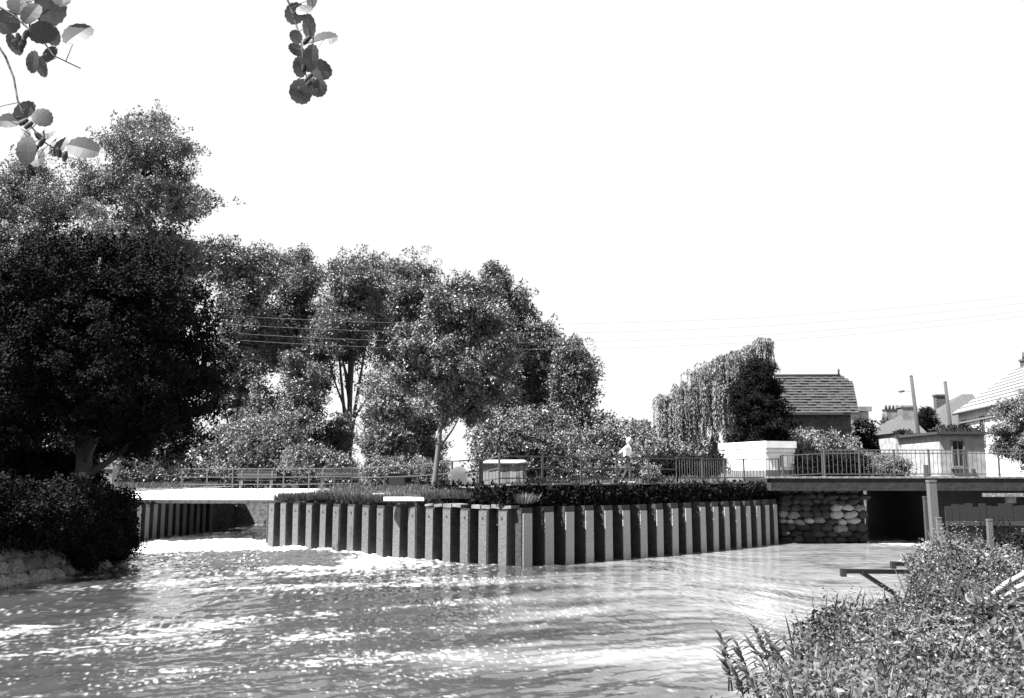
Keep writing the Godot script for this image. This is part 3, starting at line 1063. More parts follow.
func build_bridge() -> void:
	var b := thing("road_bridge", "dark stone road bridge with a flat deck beyond the curved piling", "bridge", at(14.5, 0, 39.4))
	var st := mb()
	box(st, Vector3(6.0, 2.4, -3.75), Vector3(20.0, 0.5, 8.5))
	part(done(st), "deck", M.bridge_shade, b)
	st = mb()
	box(st, Vector3(6.0, 2.69, 0.25), Vector3(20.2, 0.08, 0.6))
	part(done(st), "kerb", M.concrete_grey, b)
	st = mb()
	box(st, Vector3(9.5, 0.7, -4.2), Vector3(13.0, 2.9, 7.6))
	part(done(st), "right_abutment", M.bridge_shade, b)
	st = mb()
	box(st, Vector3(-1.6, 0.7, -4.35), Vector3(3.5, 2.9, 7.4))
	part(done(st), "left_abutment", M.bridge_shade, b)
	st = mb()
	box(st, Vector3(1.5, 0.8, -10.0), Vector3(3.6, 3.0, 0.5))  # added across the far end to shut out brightness and keep the opening dark
	part(done(st), "added_end_wall", M.concrete_grey, b)
	# rubble facing of the left abutment, stone by stone
	rng.seed = 61
	var meshes := []
	for k in 6:
		meshes.append(boulder(rng))
	var y := -0.05
	while y < 2.1:
		var h := rng.randf_range(0.2, 0.32)
		var x := -3.45
		while x < -0.1:
			var w := rng.randf_range(0.28, 0.62)
			var cx := x + w * 0.5
			var m: Material = M.dark_stone if rng.randf() < 0.8 else M.bridge_shade
			# paler stones gathered in a few low patches
			var near := minf(Vector2(cx + 0.75, (y - 0.95) * 1.3).length() - 0.2, minf(Vector2((cx + 2.6) * 0.8, (y - 0.75) * 1.6).length(), Vector2(cx + 0.9, (y - 0.5) * 2.0).length()))
			if near < 0.34 and rng.randf() < 0.7: m = M.pale_stone
			elif near < 0.8 and rng.randf() < 0.25: m = M.mid_stone
			elif rng.randf() < 0.05: m = M.mid_stone
			part(meshes[rng.randi() % 6], "stone", m, b, Transform3D(Basis(Vector3.BACK, rng.randf_range(-0.2, 0.2)) * Basis.from_scale(Vector3(w * 1.04, h * rng.randf_range(0.95, 1.25), rng.randf_range(0.3, 0.55))), Vector3(cx, y + h * 0.5 + rng.randf_range(-0.06, 0.06), -0.62)))
			x += w
		y += h
	# ledge on the right abutment
	var lg := thing("ledge_beam", "pale concrete ledge fixed to the dark right abutment of the bridge", "ledge", at(19.07, 1.88, 39.2))
	st = mb()
	box(st, Vector3(1.2, 0.1, 0.3), Vector3(2.4, 0.14, 0.3))
	part(done(st), "ledge", M.concrete_grey, lg)
	st = mb()
	box(st, Vector3(1.15, -0.1, 0.2), Vector3(0.35, 0.26, 0.2))
	part(done(st), "bracket", M.concrete_grey, lg)

	# railings: along the path above the curved wall, then on the bridge
	var pts := []
	for k in range(0, 11): pts.append(at(WALL_RIGHT[k].x - 0.5, 2.47, WALL_RIGHT[k].y + 0.72))
	var sel := [at(-7.18, 2.12, 43), at(-5.38, 2.15, 40.6), at(-3.76, 2.2, 38.3), at(-2.25, 2.3, 36), at(-1.13, 2.35, 33.8)]
	railing_path("thin two-rail railing from the lawn to the nose of the river wall", sel, [0.98, 0.55], 0.0, M.rail)
	sel = [at(-1.05, 2.36, 33.6)]
	for k in [0, 2, 4, 6, 8, 10]: sel.append(pts[k])
	railing_path("three-rail railing on the upper wall where the person walks", sel, [0.9, 0.52, 0.2], 0.0, M.rail)
	sel = []
	for k in [10, 12, 14, 16]: sel.append(at(WALL_RIGHT[k].x - 0.5, 2.47, WALL_RIGHT[k].y + 0.72))
	sel.append(at(11.2, 2.5, 40.2))
	railing_path("railing with slim balusters in front of the white kiosk", sel, [0.95, 0.2], 0.16, M.rail)
	sel = [at(11.2, 2.6, 39.6), at(12.82, 2.68, 39.5)]
	railing_path("short lower railing panel between the kiosk and the bridge railing", sel, [0.98, 0.16], 0.2, M.rail)
	sel = []
	for k in 8: sel.append(at(12.74 + k * 1.42, 2.74, 39.0))
	railing_path("long bridge railing of slim balusters before the flat-roofed pavilion", sel, [1.05, 0.92, 0.08], 0.17, M.rail)

func railing_path(label: String, pts: Array, rails: Array, step: float, m: Material) -> void:
	var t := thing("railing", label, "railing", pts[0])
	var top: float = rails[0]
	var pm := BoxMesh.new()
	pm.size = Vector3(0.06, top + 0.06, 0.06)
	var bm := CylinderMesh.new()
	bm.top_radius = 0.012
	bm.bottom_radius = 0.012
	bm.height = top - float(rails[-1])
	bm.radial_segments = 6
	bm.rings = 0
	for k in pts.size():
		var p: Vector3 = pts[k] - pts[0]
		part(pm, "post", m, t, Transform3D(Basis(Vector3.UP, 0.3), p + Vector3(0, top * 0.5, 0)))
		if k == 0: continue
		var a: Vector3 = pts[k - 1] - pts[0]
		for y in rails:
			var st := mb()
			var d := (p - a).normalized() * 0.032
			bar(st, a + d + Vector3(0, y, 0), p - d + Vector3(0, y, 0), 0.03, 0.04)
			part(done(st), "rail", m, t)
		if step > 0.0:
			var n := int(p.distance_to(a) / step)
			for j in range(1, n): part(bm, "baluster", m, t, Transform3D(Basis.IDENTITY, a.lerp(p, float(j) / n) + Vector3(0, float(rails[-1]) + bm.height * 0.5, 0)))

func build_buildings() -> void:
	var st: SurfaceTool
	# white kiosk behind the railing
	var c0 := Vector2(11.15, 42.0)
	var l0 := Vector2(9.9, 45.3)
	var r0 := Vector2(12.55, 42.5)
	var k := thing("kiosk", "low white kiosk with a flat overhanging roof behind the railing", "kiosk", at(c0.x, 2.45, c0.y))
	var grow := func(f: float) -> PackedVector2Array:
		var o := PackedVector2Array()
		var mid := (l0 + r0) * 0.5
		for q in [c0, r0, r0 + l0 - c0, l0]: o.append(mid + (q - mid) * f - c0)
		return o
	st = mb()
	prism(st, grow.call(1.0), -0.1, 1.33)
	part(done(st), "wall", M.paint, k)
	st = mb()
	prism(st, grow.call(1.03), 1.332, 1.52)
	part(done(st), "frieze", M.paint, k)
	st = mb()
	prism(st, grow.call(1.07), 1.522, 1.82)
	part(done(st), "roof_slab", M.paint, k)
	st = mb()
	prism(st, grow.call(1.02), -0.15, 0.55)
	part(done(st), "plinth", M.paint_grey, k)
	st = mb()
	box(st, Vector3(0.75, 0.95, -0.25), Vector3(0.55, 0.5, 0.06), Basis(Vector3.UP, -0.34))
	part(done(st), "shutter", M.paint_grey, k)

	# house with the steep tiled roof
	var hx0: float = 15.17
	var hx1: float = 22.49
	var ey: float = 6.79
	var ty: float = 9.3
	var h := thing("tiled_house", "house with a steep tiled roof and clipped right gable beside the dark tree", "house", at(hx0, 2.5, 62))
	st = mb()
	prism(st, PackedVector2Array([Vector2(0.3, 0), Vector2(hx1 - hx0 - 0.4, 0), Vector2(hx1 - hx0 - 0.4, 7), Vector2(0.3, 7)]), -0.3, ey - 2.5)
	part(done(st), "wall", M.render_dark, h)
	st = mb()
	bar(st, Vector3(0, ey - 2.56, 0.42), Vector3(hx1 - hx0, ey - 2.56, 0.42), 0.1, 0.1)
	part(done(st), "gutter", M.timber_dark, h)
	# steep front face, laid course by course with single tiles
	rng.seed = 71
	var L := hx1 - hx0
	var e0 := Vector3(0, ey - 2.5, 0.4)
	var rise := Vector3(0, ty - ey, -1.0)
	var nrm := Vector3(0, 1.0, ty - ey).normalized()
	var courses := 14
	var roof := Node3D.new()
	roof.name = "roof"
	h.add_child(roof)
	for j in courses:
		st = mb()
		var f := float(j) / courses
		var x1 := L if f < 0.78 else L - (f - 0.78) / 0.22 * 0.75
		var a := e0 + rise * f
		var b := e0 + rise * (f + 1.12 / courses)
		var nt := int(x1 / 0.27)
		for i in nt:
			var xa := x1 * i / nt + (0.0 if i == 0 else 0.006)
			var xb := x1 * (i + 1) / nt - 0.006
			var lift := 0.08 + rng.randf_range(-0.03, 0.035)
			slab(st, a + Vector3(xa, 0, 0) + nrm * lift, a + Vector3(xb, 0, 0) + nrm * lift, b + Vector3(xb, 0, 0) + nrm * 0.02, b + Vector3(xa, 0, 0) + nrm * 0.02, 0.035)
		part(done(st), "tile_course", [M.tile, M.tile_b][j % 2], roof)
	st = mb()
	# body of the roof behind the tiles: ends and upper slope
	var tl := e0 + rise
	var q := [e0, e0 + Vector3(L, 0, 0), e0 + rise * 0.8 + Vector3(L, 0, 0), tl + Vector3(L - 0.75, 0, 0), tl]
	var bk := [Vector3(0, ey - 2.5, -7.3), Vector3(L, ey - 2.5, -7.3), Vector3(L, ey - 2.5 + (ty - ey) * 0.8, -6.6), Vector3(L - 0.75, ty - 2.5, -6.3), Vector3(0, ty - 2.5, -6.3)]
	for i in 5: quad(st, q[i], bk[i], bk[(i + 1) % 5], q[(i + 1) % 5])
	for i in range(1, 4):
		tri(st, q[0], q[i], q[i + 1])
		tri(st, bk[0], bk[i + 1], bk[i])
	part(done(st), "roof_body", M.tile_b, roof)
	st = mb(true)
	tube(st, [tl + Vector3(0, 0.05, 0), tl + Vector3(L - 0.75, 0.05, 0)], [0.09, 0.09], 8)
	part(done(st), "ridge", M.tile_b, roof)
	st = mb(true)
	var fp := tl + Vector3(L - 0.85, 0.1, 0)
	tube(st, [fp, fp + Vector3(0, 0.18, 0), fp + Vector3(0, 0.25, 0), fp + Vector3(0, 0.45, 0)], [0.07, 0.05, 0.09, 0.015], 8)
	part(done(st), "finial", M.clay, roof)

	# pale house beyond the tiled one, seen past its end
	var g := thing("pale_house", "narrow pale house end showing past the end of the tiled house", "house", at(27.02, 2.5, 74))
	st = mb()
	prism(st, PackedVector2Array([Vector2(-1.2, 0), Vector2(0.75, 0), Vector2(0.75, 4), Vector2(-1.2, 4)]), -0.3, 7.68 - 2.5)
	part(done(st), "wall", M.render_cream, g)
	st = mb()
	box(st, Vector3(-0.2, 7.92 - 2.5, -2), Vector3(2.3, 0.35, 4.4))
	part(done(st), "parapet", M.paint_grey, g)

	# cottage with four narrow windows, its front along the street
	street_house("cottage", "low cottage with four narrow upright windows and a pale roof", Vector2(26.5, 66), Vector2(28.8, 77), 6.05, 0.9, 1.25, M.render_cream, M.slate_pale, [Vector3(26.96, 5.22, -68.22), Vector3(27.42, 5.23, -70.42), Vector3(27.87, 5.23, -72.55), Vector3(28.34, 5.23, -74.81)], 0.75, 1.25, true)
	# white house at the street corner
	street_house("white_house", "tall white house with a wide pale slate roof rising above the pavilion", Vector2(26.55, 48), Vector2(29.1, 62), 6.95, 2.9, 4.2, M.render_white, M.slate_pale, [Vector3(28.17, 5.59, -56.95), Vector3(28.86, 5.58, -60.68), Vector3(28.24, 3.87, -57.32), Vector3(28.8, 3.93, -60.38), Vector3(27.3, 5.51, -52.17)], 0.8, 1.35, false)
	# grey-roofed house between them
	var w := thing("hipped_house", "grey hip-roofed house partly hidden behind the flat-roofed pavilion", "house", at(27.53, 2.5, 65))
	var hw: float = 33.1 - 27.53
	var eh: float = 5.85 - 2.5
	var rh: float = 8.57 - 2.5
	var rl: float = 32.35 - 27.53
	st = mb()
	prism(st, PackedVector2Array([Vector2(0.25, 0.25), Vector2(hw, 0.25), Vector2(hw, 6), Vector2(0.25, 6)]), -0.3, eh)
	part(done(st), "wall", M.render_cream, w)
	st = mb()
	var A := [Vector3(0, eh, 0), Vector3(hw, eh, 0), Vector3(hw, eh, -6.3), Vector3(0, eh, -6.3), Vector3(rl, rh, -3.1), Vector3(hw, rh, -3.1)]
	quad(st, A[0], A[1], A[5], A[4])
	quad(st, A[2], A[3], A[4], A[5])
	tri(st, A[3], A[0], A[4])
	quad(st, A[0], A[3], A[2], A[1])
	tri(st, A[1], A[2], A[5])
	part(done(st), "roof", M.slate, w)
	chimney(w, Vector3(rl - 1.5, rh - 1.0, -3.4), 0.7, 0.5, 0.9, 0, M.clay)
	# gable with a broad stack
	var gs := thing("stack_house", "low grey-roofed house with a broad square stack behind the utility pole", "house", at(24.04, 2.5, 60))
	var gw: float = 26.17 - 24.04
	eh = 5.42 - 2.5
	rh = 6.65 - 2.5
	st = mb()
	prism(st, PackedVector2Array([Vector2(0.15, 0.15), Vector2(gw - 0.15, 0.15), Vector2(gw - 0.15, 2.9), Vector2(0.15, 2.9)]), -0.3, eh)
	part(done(st), "wall", M.render_cream, gs)
	st = mb()
	A = [Vector3(0, eh, 0), Vector3(gw, eh, 0), Vector3(gw, eh, -3.1), Vector3(0, eh, -3.1), Vector3(1.0, rh, -1.5), Vector3(gw - 0.5, rh, -1.5)]
	quad(st, A[0], A[1], A[5], A[4])
	quad(st, A[2], A[3], A[4], A[5])
	tri(st, A[3], A[0], A[4])
	tri(st, A[1], A[2], A[5])
	part(done(st), "roof", M.slate, gs)
	chimney(gs, Vector3(1.45, rh - 0.75, -1.4), 0.85, 0.7, 1.25, 0, M.paint_grey)
	# long dark-capped chimney wall behind the cottage
	var cs := thing("chimney_stack", "pale chimney stack with a dark top behind the cottage roof", "chimney", at(31.17, 6.96, 78))
	st = mb()
	box(st, Vector3(0, 0.1, 0), Vector3(1.2, 2.0, 0.7))
	part(done(st), "stack", M.paint_grey, cs)
	st = mb()
	box(st, Vector3(0, 1.16, 0), Vector3(1.3, 0.12, 0.8))
	part(done(st), "cap", M.timber_dark, cs)
	for j in 4:
		st = mb(true)
		var pp := Vector3(-0.45 + j * 0.3, 1.22, 0)
		tube(st, [pp, pp + Vector3(0, 0.32, 0)], [0.11, 0.09], 7)
		part(done(st), "chimney_pot", M.timber_dark, cs)

	# flat-roofed pavilion behind the bridge railing
	var p := thing("pavilion", "flat-roofed pale pavilion with one dark window behind the bridge railing", "building", at(21.5, 2.55, 48))
	st = mb()
	var plan := PackedVector2Array([Vector2(0, 0), Vector2(2.3, 0.1), Vector2(2.6, 5.2), Vector2(0.05, 5.2)])
	prism(st, plan, -0.3, 2.27)
	part(done(st), "wall", M.render_cream, p)
	st = mb()
	prism(st, PackedVector2Array([Vector2(-0.2, -0.22), Vector2(2.75, -0.12), Vector2(2.85, 5.4), Vector2(-0.15, 5.4)]), 2.272, 2.4)
	part(done(st), "roof_slab", M.timber_dark, p)
	window(p, Vector3(22.41 - 21.5, 3.86 - 2.55, -0.04), 0.6, 1.3, Vector3(0.04, 0, 1))
	st = mb()
	box(st, Vector3(1.62, 0.42, 0.0), Vector3(0.16, 0.26, 0.12))
	part(done(st), "meter_box", M.timber_dark, p)
	st = mb()
	box(st, Vector3(-0.04, 0.36, -1.6), Vector3(0.1, 0.8, 0.45))
	part(done(st), "vent", M.timber_dark, p)
	var rp := thing("roof_planter", "long planter of dark plants standing on the pavilion roof", "planter", at(21.55, 4.95, 48.1))
	st = mb()
	box(st, Vector3(1.15, 0.1, 0), Vector3(2.2, 0.2, 0.3))
	part(done(st), "trough", M.timber_dark, rp)
	rng.seed = 73
	var spots := PackedVector3Array()
	for j in 110: spots.append(Vector3(rng.randf_range(0.05, 2.25), 0.16 + 0.16 * rng.randf() + 0.12 * sin(j * 0.7) * rng.randf(), rng.randf_range(-0.15, 0.15)))
	scatter(rp, "plants", CL.tiny, M.leaf_dark, spots, Vector2(0.7, 1.2), Vector2(0.5, 1.3))
	var tuft := thing("roof_plant", "small dark plant at the far corner of the pavilion roof", "plant", at(21.6, 4.95, 52.6))
	spots = PackedVector3Array()
	for j in 50: spots.append(Vector3(rng.randfn() * 0.25, 0.15 + 0.15 * rng.randf(), rng.randfn() * 0.1))
	scatter(tuft, "foliage", CL.tiny, M.leaf_dark, spots, Vector2(0.7, 1.2), Vector2(0.5, 1.3))

	# utility poles, the street lamp and the wires
	for d in [[Vector3(23.64, 8.61, -56), Vector3(23.85, 5.54, -56), "tall timber utility pole standing behind the broad stack"], [Vector3(26.09, 8.35, -57), Vector3(26.25, 5.59, -57), "shorter timber utility pole rising behind the pavilion planter"]]:
		var a: Vector3 = d[0]
		var b: Vector3 = d[1]
		b = a + (b - a) * ((a.y - 2.4) / (a.y - b.y))
		var o := thing("utility_pole", d[2], "pole", b)
		st = mb(true)
		tube(st, [Vector3.ZERO, (a - b) * 0.5, a - b], [0.13, 0.11, 0.09], 9)
		part(done(st), "shaft", M.pole, o)
		st = mb(true)
		tube(st, [a - b, a - b + Vector3(0, 0.06, 0)], [0.1, 0.03], 9)
		part(done(st), "cap", M.iron, o)
	var lamp := thing("street_lamp", "street lamp head on a thin arm reaching from the tall pole", "street lamp", Vector3(23.63, 7.66, -56))
	st = mb(true)
	tube(st, [Vector3(-0.1, 0, 0.1), Vector3(-0.3, 0.06, 0.1), Vector3(-0.5, 0.05, 0.1)], [0.012, 0.012, 0.012], 6)
	part(done(st), "arm", M.wire, lamp)
	st = mb(true)
	tube(st, [Vector3(-0.45, 0.06, 0.1), Vector3(-0.55, 0.05, 0.1), Vector3(-0.75, 0.02, 0.1), Vector3(-0.85, 0.02, 0.1)], [0.03, 0.07, 0.07, 0.02], 8)
	part(done(st), "lamp_head", M.timber, lamp)
	for d in [[Vector3(-29.68, 12.07, -46), "left"], [Vector3(29.48, 12.07, -46), "right"]]:
		var a: Vector3 = d[0]
		var o := thing("wire_pole", "timber pole carrying the overhead wires by the " + ("big dark tree" if d[1] == "left" else "street of houses"), "pole", Vector3(a.x, 2.2, a.z))
		st = mb(true)
		tube(st, [Vector3(0, -0.2, 0), Vector3(0, a.y - 1.5, 0)], [0.18, 0.13], 9)
		part(done(st), "pole", M.timber, o)
	for j in 4:
		var a := Vector3(-29.68, 12.07, -46) - Vector3(0, [0.0, 0.35, 0.7, 0.95][j], 0)
		var b := Vector3(29.48, 12.07, -46) - Vector3(0, [0.0, 0.35, 0.7, 0.95][j], 0)
		st = mb(true)
		var pts := []
		var rad := []
		for i in 41:
			var f := i / 40.0
			pts.append(a.lerp(b, f) - Vector3(0, 4.0 * f * (1.0 - f) * (1.95 + 0.1 * j), 0))
			rad.append(0.0045)
		tube(st, pts, rad, 5)
		var o := thing("overhead_wire", ["topmost of the overhead wires crossing before the poplars", "second overhead wire from the top, crossing before the poplars", "third overhead wire from the top, crossing before the poplars", "lowest of the overhead wires crossing before the poplars"][j], "wire", Vector3.ZERO, 0.0, "overhead wires")
		part(done(st), "wire", M.wire, o)

func street_house(called: String, label: String, a: Vector2, b: Vector2, eave: float, rise: float, half: float, wall: Material, roof: Material, wins: Array, ww: float, wh: float, low: bool) -> void:
	# a house whose long front faces the street on its left; a is the near corner of the front, b the far one
	var base := at(a.x, 2.5, a.y)
	var t := thing(called, label, "house", base)
	var d := b - a
	var side := Vector2(d.y, -d.x).normalized()
	var st := mb()
	var plan := PackedVector2Array([Vector2.ZERO, d, d + side * half * 2.0, side * half * 2.0])
	prism(st, plan, -0.3, eave - 2.5)
	var nd := d.normalized()
	# gable triangles
	for e in [Vector2.ZERO, d]:
		var p: Vector2 = e
		var q: Vector2 = e + side * half * 2.0
		var r: Vector2 = e + side * half
		tri(st, at(p.x, eave - 2.5, p.y), at(q.x, eave - 2.5, q.y), at(r.x, eave - 2.5 + rise, r.y))
	part(done(st), "wall", wall, t)
	st = mb()
	var o := 0.3
	for s in [-1.0, 1.0]:
		var e0: Vector2 = side * (half - s * (half + o)) - nd * 0.25
		var e1: Vector2 = e0 + d + nd * 0.5
		var r0: Vector2 = side * half - nd * 0.25
		var r1: Vector2 = r0 + d + nd * 0.5
		var ye := eave - 2.5 - rise * o / half + 0.06
		slab(st, at(e0.x, ye, e0.y), at(e1.x, ye, e1.y), at(r1.x, eave - 2.5 + rise + 0.06, r1.y), at(r0.x, eave - 2.5 + rise + 0.06, r0.y), 0.1)
	var rf := part(done(st), "roof", roof, t)
	# slate courses as thin laps, and a gutter
	for k in 9:
		var f := (k + 1.0) / 10.0
		var e0: Vector2 = side * (half * f - o * (1.0 - f)) - nd * 0.24
		var e1: Vector2 = e0 + d + nd * 0.48
		var y := eave - 2.5 + (e0 + nd * 0.24).dot(side) / half * rise + 0.075
		st = mb()
		bar(st, at(e0.x, y, e0.y), at(e1.x, y - 0.008, e1.y), 0.1, 0.014)
		part(done(st), "slate_course", roof, rf)
	st = mb(true)
	var g0 := side * -o
	var gy := eave - 2.5 - rise * o / half - 0.02
	tube(st, [at(g0.x, gy, g0.y), at((g0 + d).x, gy, (g0 + d).y)], [0.07, 0.07], 7)
	part(done(st), "gutter", M.trim_grey, t)
	st = mb()
	var s0 := side * -0.06
	bar(st, at(s0.x, eave - 3.3, s0.y), at((s0 + d).x, eave - 3.3, (s0 + d).y), 0.1, 0.12)
	part(done(st), "string_course", M.trim_grey, t)
	var out := Vector3(-side.x, 0, side.y)
	for w in wins: window(t, (w as Vector3) - base + out * 0.01, ww, wh, out)
	chimney(t, at((side * half + nd * (d.length() - 0.5)).x, eave - 2.5 + rise, (side * half + nd * (d.length() - 0.5)).y), 0.6, 0.5, 0.15 if low else 0.25, 2, M.clay)

func build_trees() -> void:
	var pop := "tall poplars standing behind the lawn"
	# [x-position, ground depth, height, crown width, base of crown, seed, label]
	for d in [
		[-16.58, 58.0, 15.33, 7.33, 4.0, 301, "tall dark poplar nearest the big dark tree", M.leaf_mid],
		[-14.69, 64.0, 15.78, 6.6, 7.0, 302, "slender poplar beside the dark poplar, over the pale round shrub", M.leaf],
		[-10.27, 60.0, 14.82, 6.63, 8.0, 303, "poplar showing bare forked stems below its crown", M.leaf],
		[-7.37, 66.0, 16.04, 7.64, 7.0, 304, "poplar just behind the left side of the leaning tree", M.leaf],
		[-0.94, 60.0, 14.29, 6, 4.0, 305, "tall poplar just behind the right side of the leaning tree", M.leaf_mid],
		[1.91, 61.0, 10.53, 5.27, 1.5, 306, "shorter poplar stepping down toward the path, full to the ground", M.leaf],
		[3.62, 56.0, 8.49, 2.95, 0.8, 307, "last and smallest poplar of the row, above the walking person", M.leaf_mid]]:
		var o := tree("poplar_tree", d[6], pop, at(d[0], 2.3, d[1]), {"seed": d[5], "height": d[2], "width": d[3], "base": d[4], "count": 20, "shape": "plume", "trunk": 0.24, "subs": 250, "per": 15, "sub_r": 0.3, "tall": 1.1, "clump": CL.mid, "leaf": d[7], "scale": Vector2(0.55, 1.5), "limbs": 12, "shell": 0.5, "limb_drop": 0.3})
		if d[5] == 303:
			for s in [[-0.5, 0.9], [0.6, -0.6], [0.15, 1.5]]:
				var st := mb(true)
				tube(st, [Vector3(0, 0.8, 0), Vector3(s[0] * 0.6, 4.5, 0.2), Vector3(s[0] * 1.6, 9.0, 0.3 * s[1])], [0.15, 0.11, 0.05], 7)
				part(done(st), "stem", M.bark, o)
	# the leaning tree at the river wall
	var lz := 33.6
	tree("leaning_tree", "broad leafy tree with a slim leaning trunk at the river wall", "", at(-2.77, 1.98, lz), {"seed": 320, "height": 8.72, "width": 5.84, "base": 2.6, "trunk": 0.11, "bark": M.bark_grey, "lean": Vector3(0.75, 0, 0), "trunk_top": 6.4,
		"lobes": [[Vector3(0.15, 6.6, 0), Vector3(1.25, 1.2, 1.2)], [Vector3(-0.8, 5.4, 0.3), Vector3(1.2, 0.9, 1.1)], [Vector3(1.35, 5.3, -0.2), Vector3(1.25, 1.0, 1.1)], [Vector3(0.2, 4.5, 0.5), Vector3(1.3, 0.9, 1.2)], [Vector3(1.7, 3.9, 0.1), Vector3(0.95, 0.75, 0.9)], [Vector3(0.9, 3.2, -0.3), Vector3(0.9, 0.6, 0.9)], [Vector3(-1.3, 4.3, -0.2), Vector3(0.8, 0.6, 0.8)], [Vector3(0.6, 7.4, -0.1), Vector3(0.9, 0.8, 0.8)], [Vector3(1.1, 6.4, 0.3), Vector3(0.9, 0.9, 0.9)], [Vector3(1.9, 4.9, 0.5), Vector3(0.7, 0.6, 0.7)]],
		"subs": 300, "per": 15, "sub_r": 0.19, "clump": CL.small, "leaf": M.leaf_mid, "scale": Vector2(0.6, 1.6), "limbs": 10, "shell": 0.55})
	# big dark tree on the left bank
	var lobes := []
	rng.seed = 330
	for k in 26:
		var f := (k + 0.5) / 26.0
		var yy := 2.2 + 5.9 * f
		var rad := 4.4 * pow(sin(PI * clampf(0.22 + f * 0.72, 0, 1)), 0.6)
		var a := k * 2.4
		lobes.append([Vector3(cos(a) * rad * 0.62, yy, sin(a) * rad * 0.55), Vector3(rad * 0.42, 1.15, rad * 0.42)])
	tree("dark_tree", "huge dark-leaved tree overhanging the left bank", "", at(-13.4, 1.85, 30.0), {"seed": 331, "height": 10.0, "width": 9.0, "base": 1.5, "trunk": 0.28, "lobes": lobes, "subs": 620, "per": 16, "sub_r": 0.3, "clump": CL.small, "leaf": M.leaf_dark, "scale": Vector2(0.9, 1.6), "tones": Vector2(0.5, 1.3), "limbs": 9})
	tree("pale_tree", "lighter tree rising above and behind the huge dark tree", "", at(-24.41, 2.2, 60.0), {"seed": 332, "height": 24.32, "width": 12.32, "base": 8.0, "count": 14, "shape": "round", "trunk": 0.26, "subs": 460, "per": 13, "sub_r": 0.5, "clump": CL.mid, "leaf": M.leaf_pale, "shell": 0.6, "scale": Vector2(0.9, 1.5)})
	tree("pale_tree", "lighter tree behind the left flank of the huge dark tree, lower than its neighbour", "", at(-32.27, 2.2, 61.0), {"seed": 333, "height": 21.73, "width": 11.56, "base": 7.0, "count": 12, "shape": "round", "trunk": 0.24, "subs": 380, "per": 13, "sub_r": 0.5, "clump": CL.mid, "leaf": M.leaf_pale, "shell": 0.6, "scale": Vector2(0.9, 1.5)})

	# weeping willow and the dark tree behind the kiosk
	rng.seed = 340
	var wz := 54.0
	var w := thing("weeping_willow", "pale weeping willow with hanging shoots left of the dark columnar tree", "tree", at(11.27, 2.45, wz))
	var st := mb(true)
	tube(st, [Vector3(0, -0.1, 0), Vector3(0.1, 1.8, 0), Vector3(0.4, 3.6, 0), Vector3(1.2, 5.6, 0)], [0.3, 0.24, 0.17, 0.05], 9)
	part(done(st), "trunk", M.bark, w)
	var spots := PackedVector3Array()
	for d in [[-2.5, 4.5, 0.75], [-1.4, 5.1, 0.9], [-0.5, 6.0, 0.9], [0.5, 6.5, 1.0], [1.5, 6.9, 1.0], [2.5, 7.4, 0.7], [3.0, 7.9, 0.3], [-1.9, 3.9, 0.8], [0.2, 5.0, 1.2]]:
		st = mb(true)
		var tip := Vector3(d[0], d[1], rng.randf_range(-0.6, 0.6))
		tube(st, [Vector3(0.3, 3.0, 0), Vector3(0.3, 3.0, 0).lerp(tip, 0.6) + Vector3(0, 0.4, 0), tip], [0.1, 0.06, 0.02], 6)
		part(done(st), "limb", M.bark, w)
		for k in 80:
			var q := rdir() * float(d[2]) * sqrt(rng.randf())
			q.y = absf(q.y) * 0.55
			spots.append(tip + q)
	scatter(w, "crown", CL.strand_long, M.leaf_pale, spots, Vector2(0.6, 1.3), Vector2(0.6, 1.1), true)
	tree("columnar_tree", "dense dark columnar tree standing between the willow and tiled house", "", at(13.04, 2.5, 50.0), {"seed": 345, "height": 6.87, "width": 3.26, "base": 0.5, "trunk": 0.2,
		"lobes": [[Vector3(-0.1, 1.5, 0), Vector3(1.55, 1.5, 1.3)], [Vector3(0.1, 3.0, 0), Vector3(1.5, 1.5, 1.3)], [Vector3(-0.2, 4.4, 0), Vector3(1.3, 1.4, 1.1)], [Vector3(0.0, 5.4, 0), Vector3(0.8, 1.0, 0.8)], [Vector3(0.2, 5.9, 0), Vector3(0.4, 0.6, 0.4)]],
		"subs": 420, "per": 14, "sub_r": 0.2, "clump": CL.small, "leaf": M.leaf_dark, "scale": Vector2(0.9, 1.5), "shell": 0.5})

	# shrubs and small trees between the poplars and the path
	var sg := "shrubs behind the lawn"
	shrub("round_shrub", "large pale round shrub before the dark poplar, behind the white slab", sg, at(-13.78, 2.2, 52), 4.05, 3.9, 2.6, CL.mid, M.leaf, 170, 14, 401)
	shrub("pale_sapling", "pale upright sapling between the poplars with bare stems and the leaning tree", sg, at(-6.63, 2.3, 50), 2.11, 5.9, 2.2, CL.mid, M.leaf_pale, 130, 13, 402)
	tree("young_tree", "small darker tree between the pale round shrub and the bare-stemmed poplar", sg, at(-12.17, 2.3, 55.0), {"seed": 450, "height": 7.62, "width": 3.59, "base": 1.6, "count": 10, "shape": "plume", "trunk": 0.1, "subs": 95, "per": 13, "sub_r": 0.28, "clump": CL.mid, "leaf": M.leaf_mid, "scale": Vector2(0.55, 1.3), "limbs": 6})
	tree("young_tree", "small airy tree just behind the slim leaning trunk", sg, at(-4.56, 2.3, 52.0), {"seed": 451, "height": 5.45, "width": 2.96, "base": 0.8, "count": 10, "shape": "plume", "trunk": 0.08, "subs": 75, "per": 12, "sub_r": 0.26, "clump": CL.mid, "leaf": M.leaf, "scale": Vector2(0.5, 1.2), "limbs": 6})
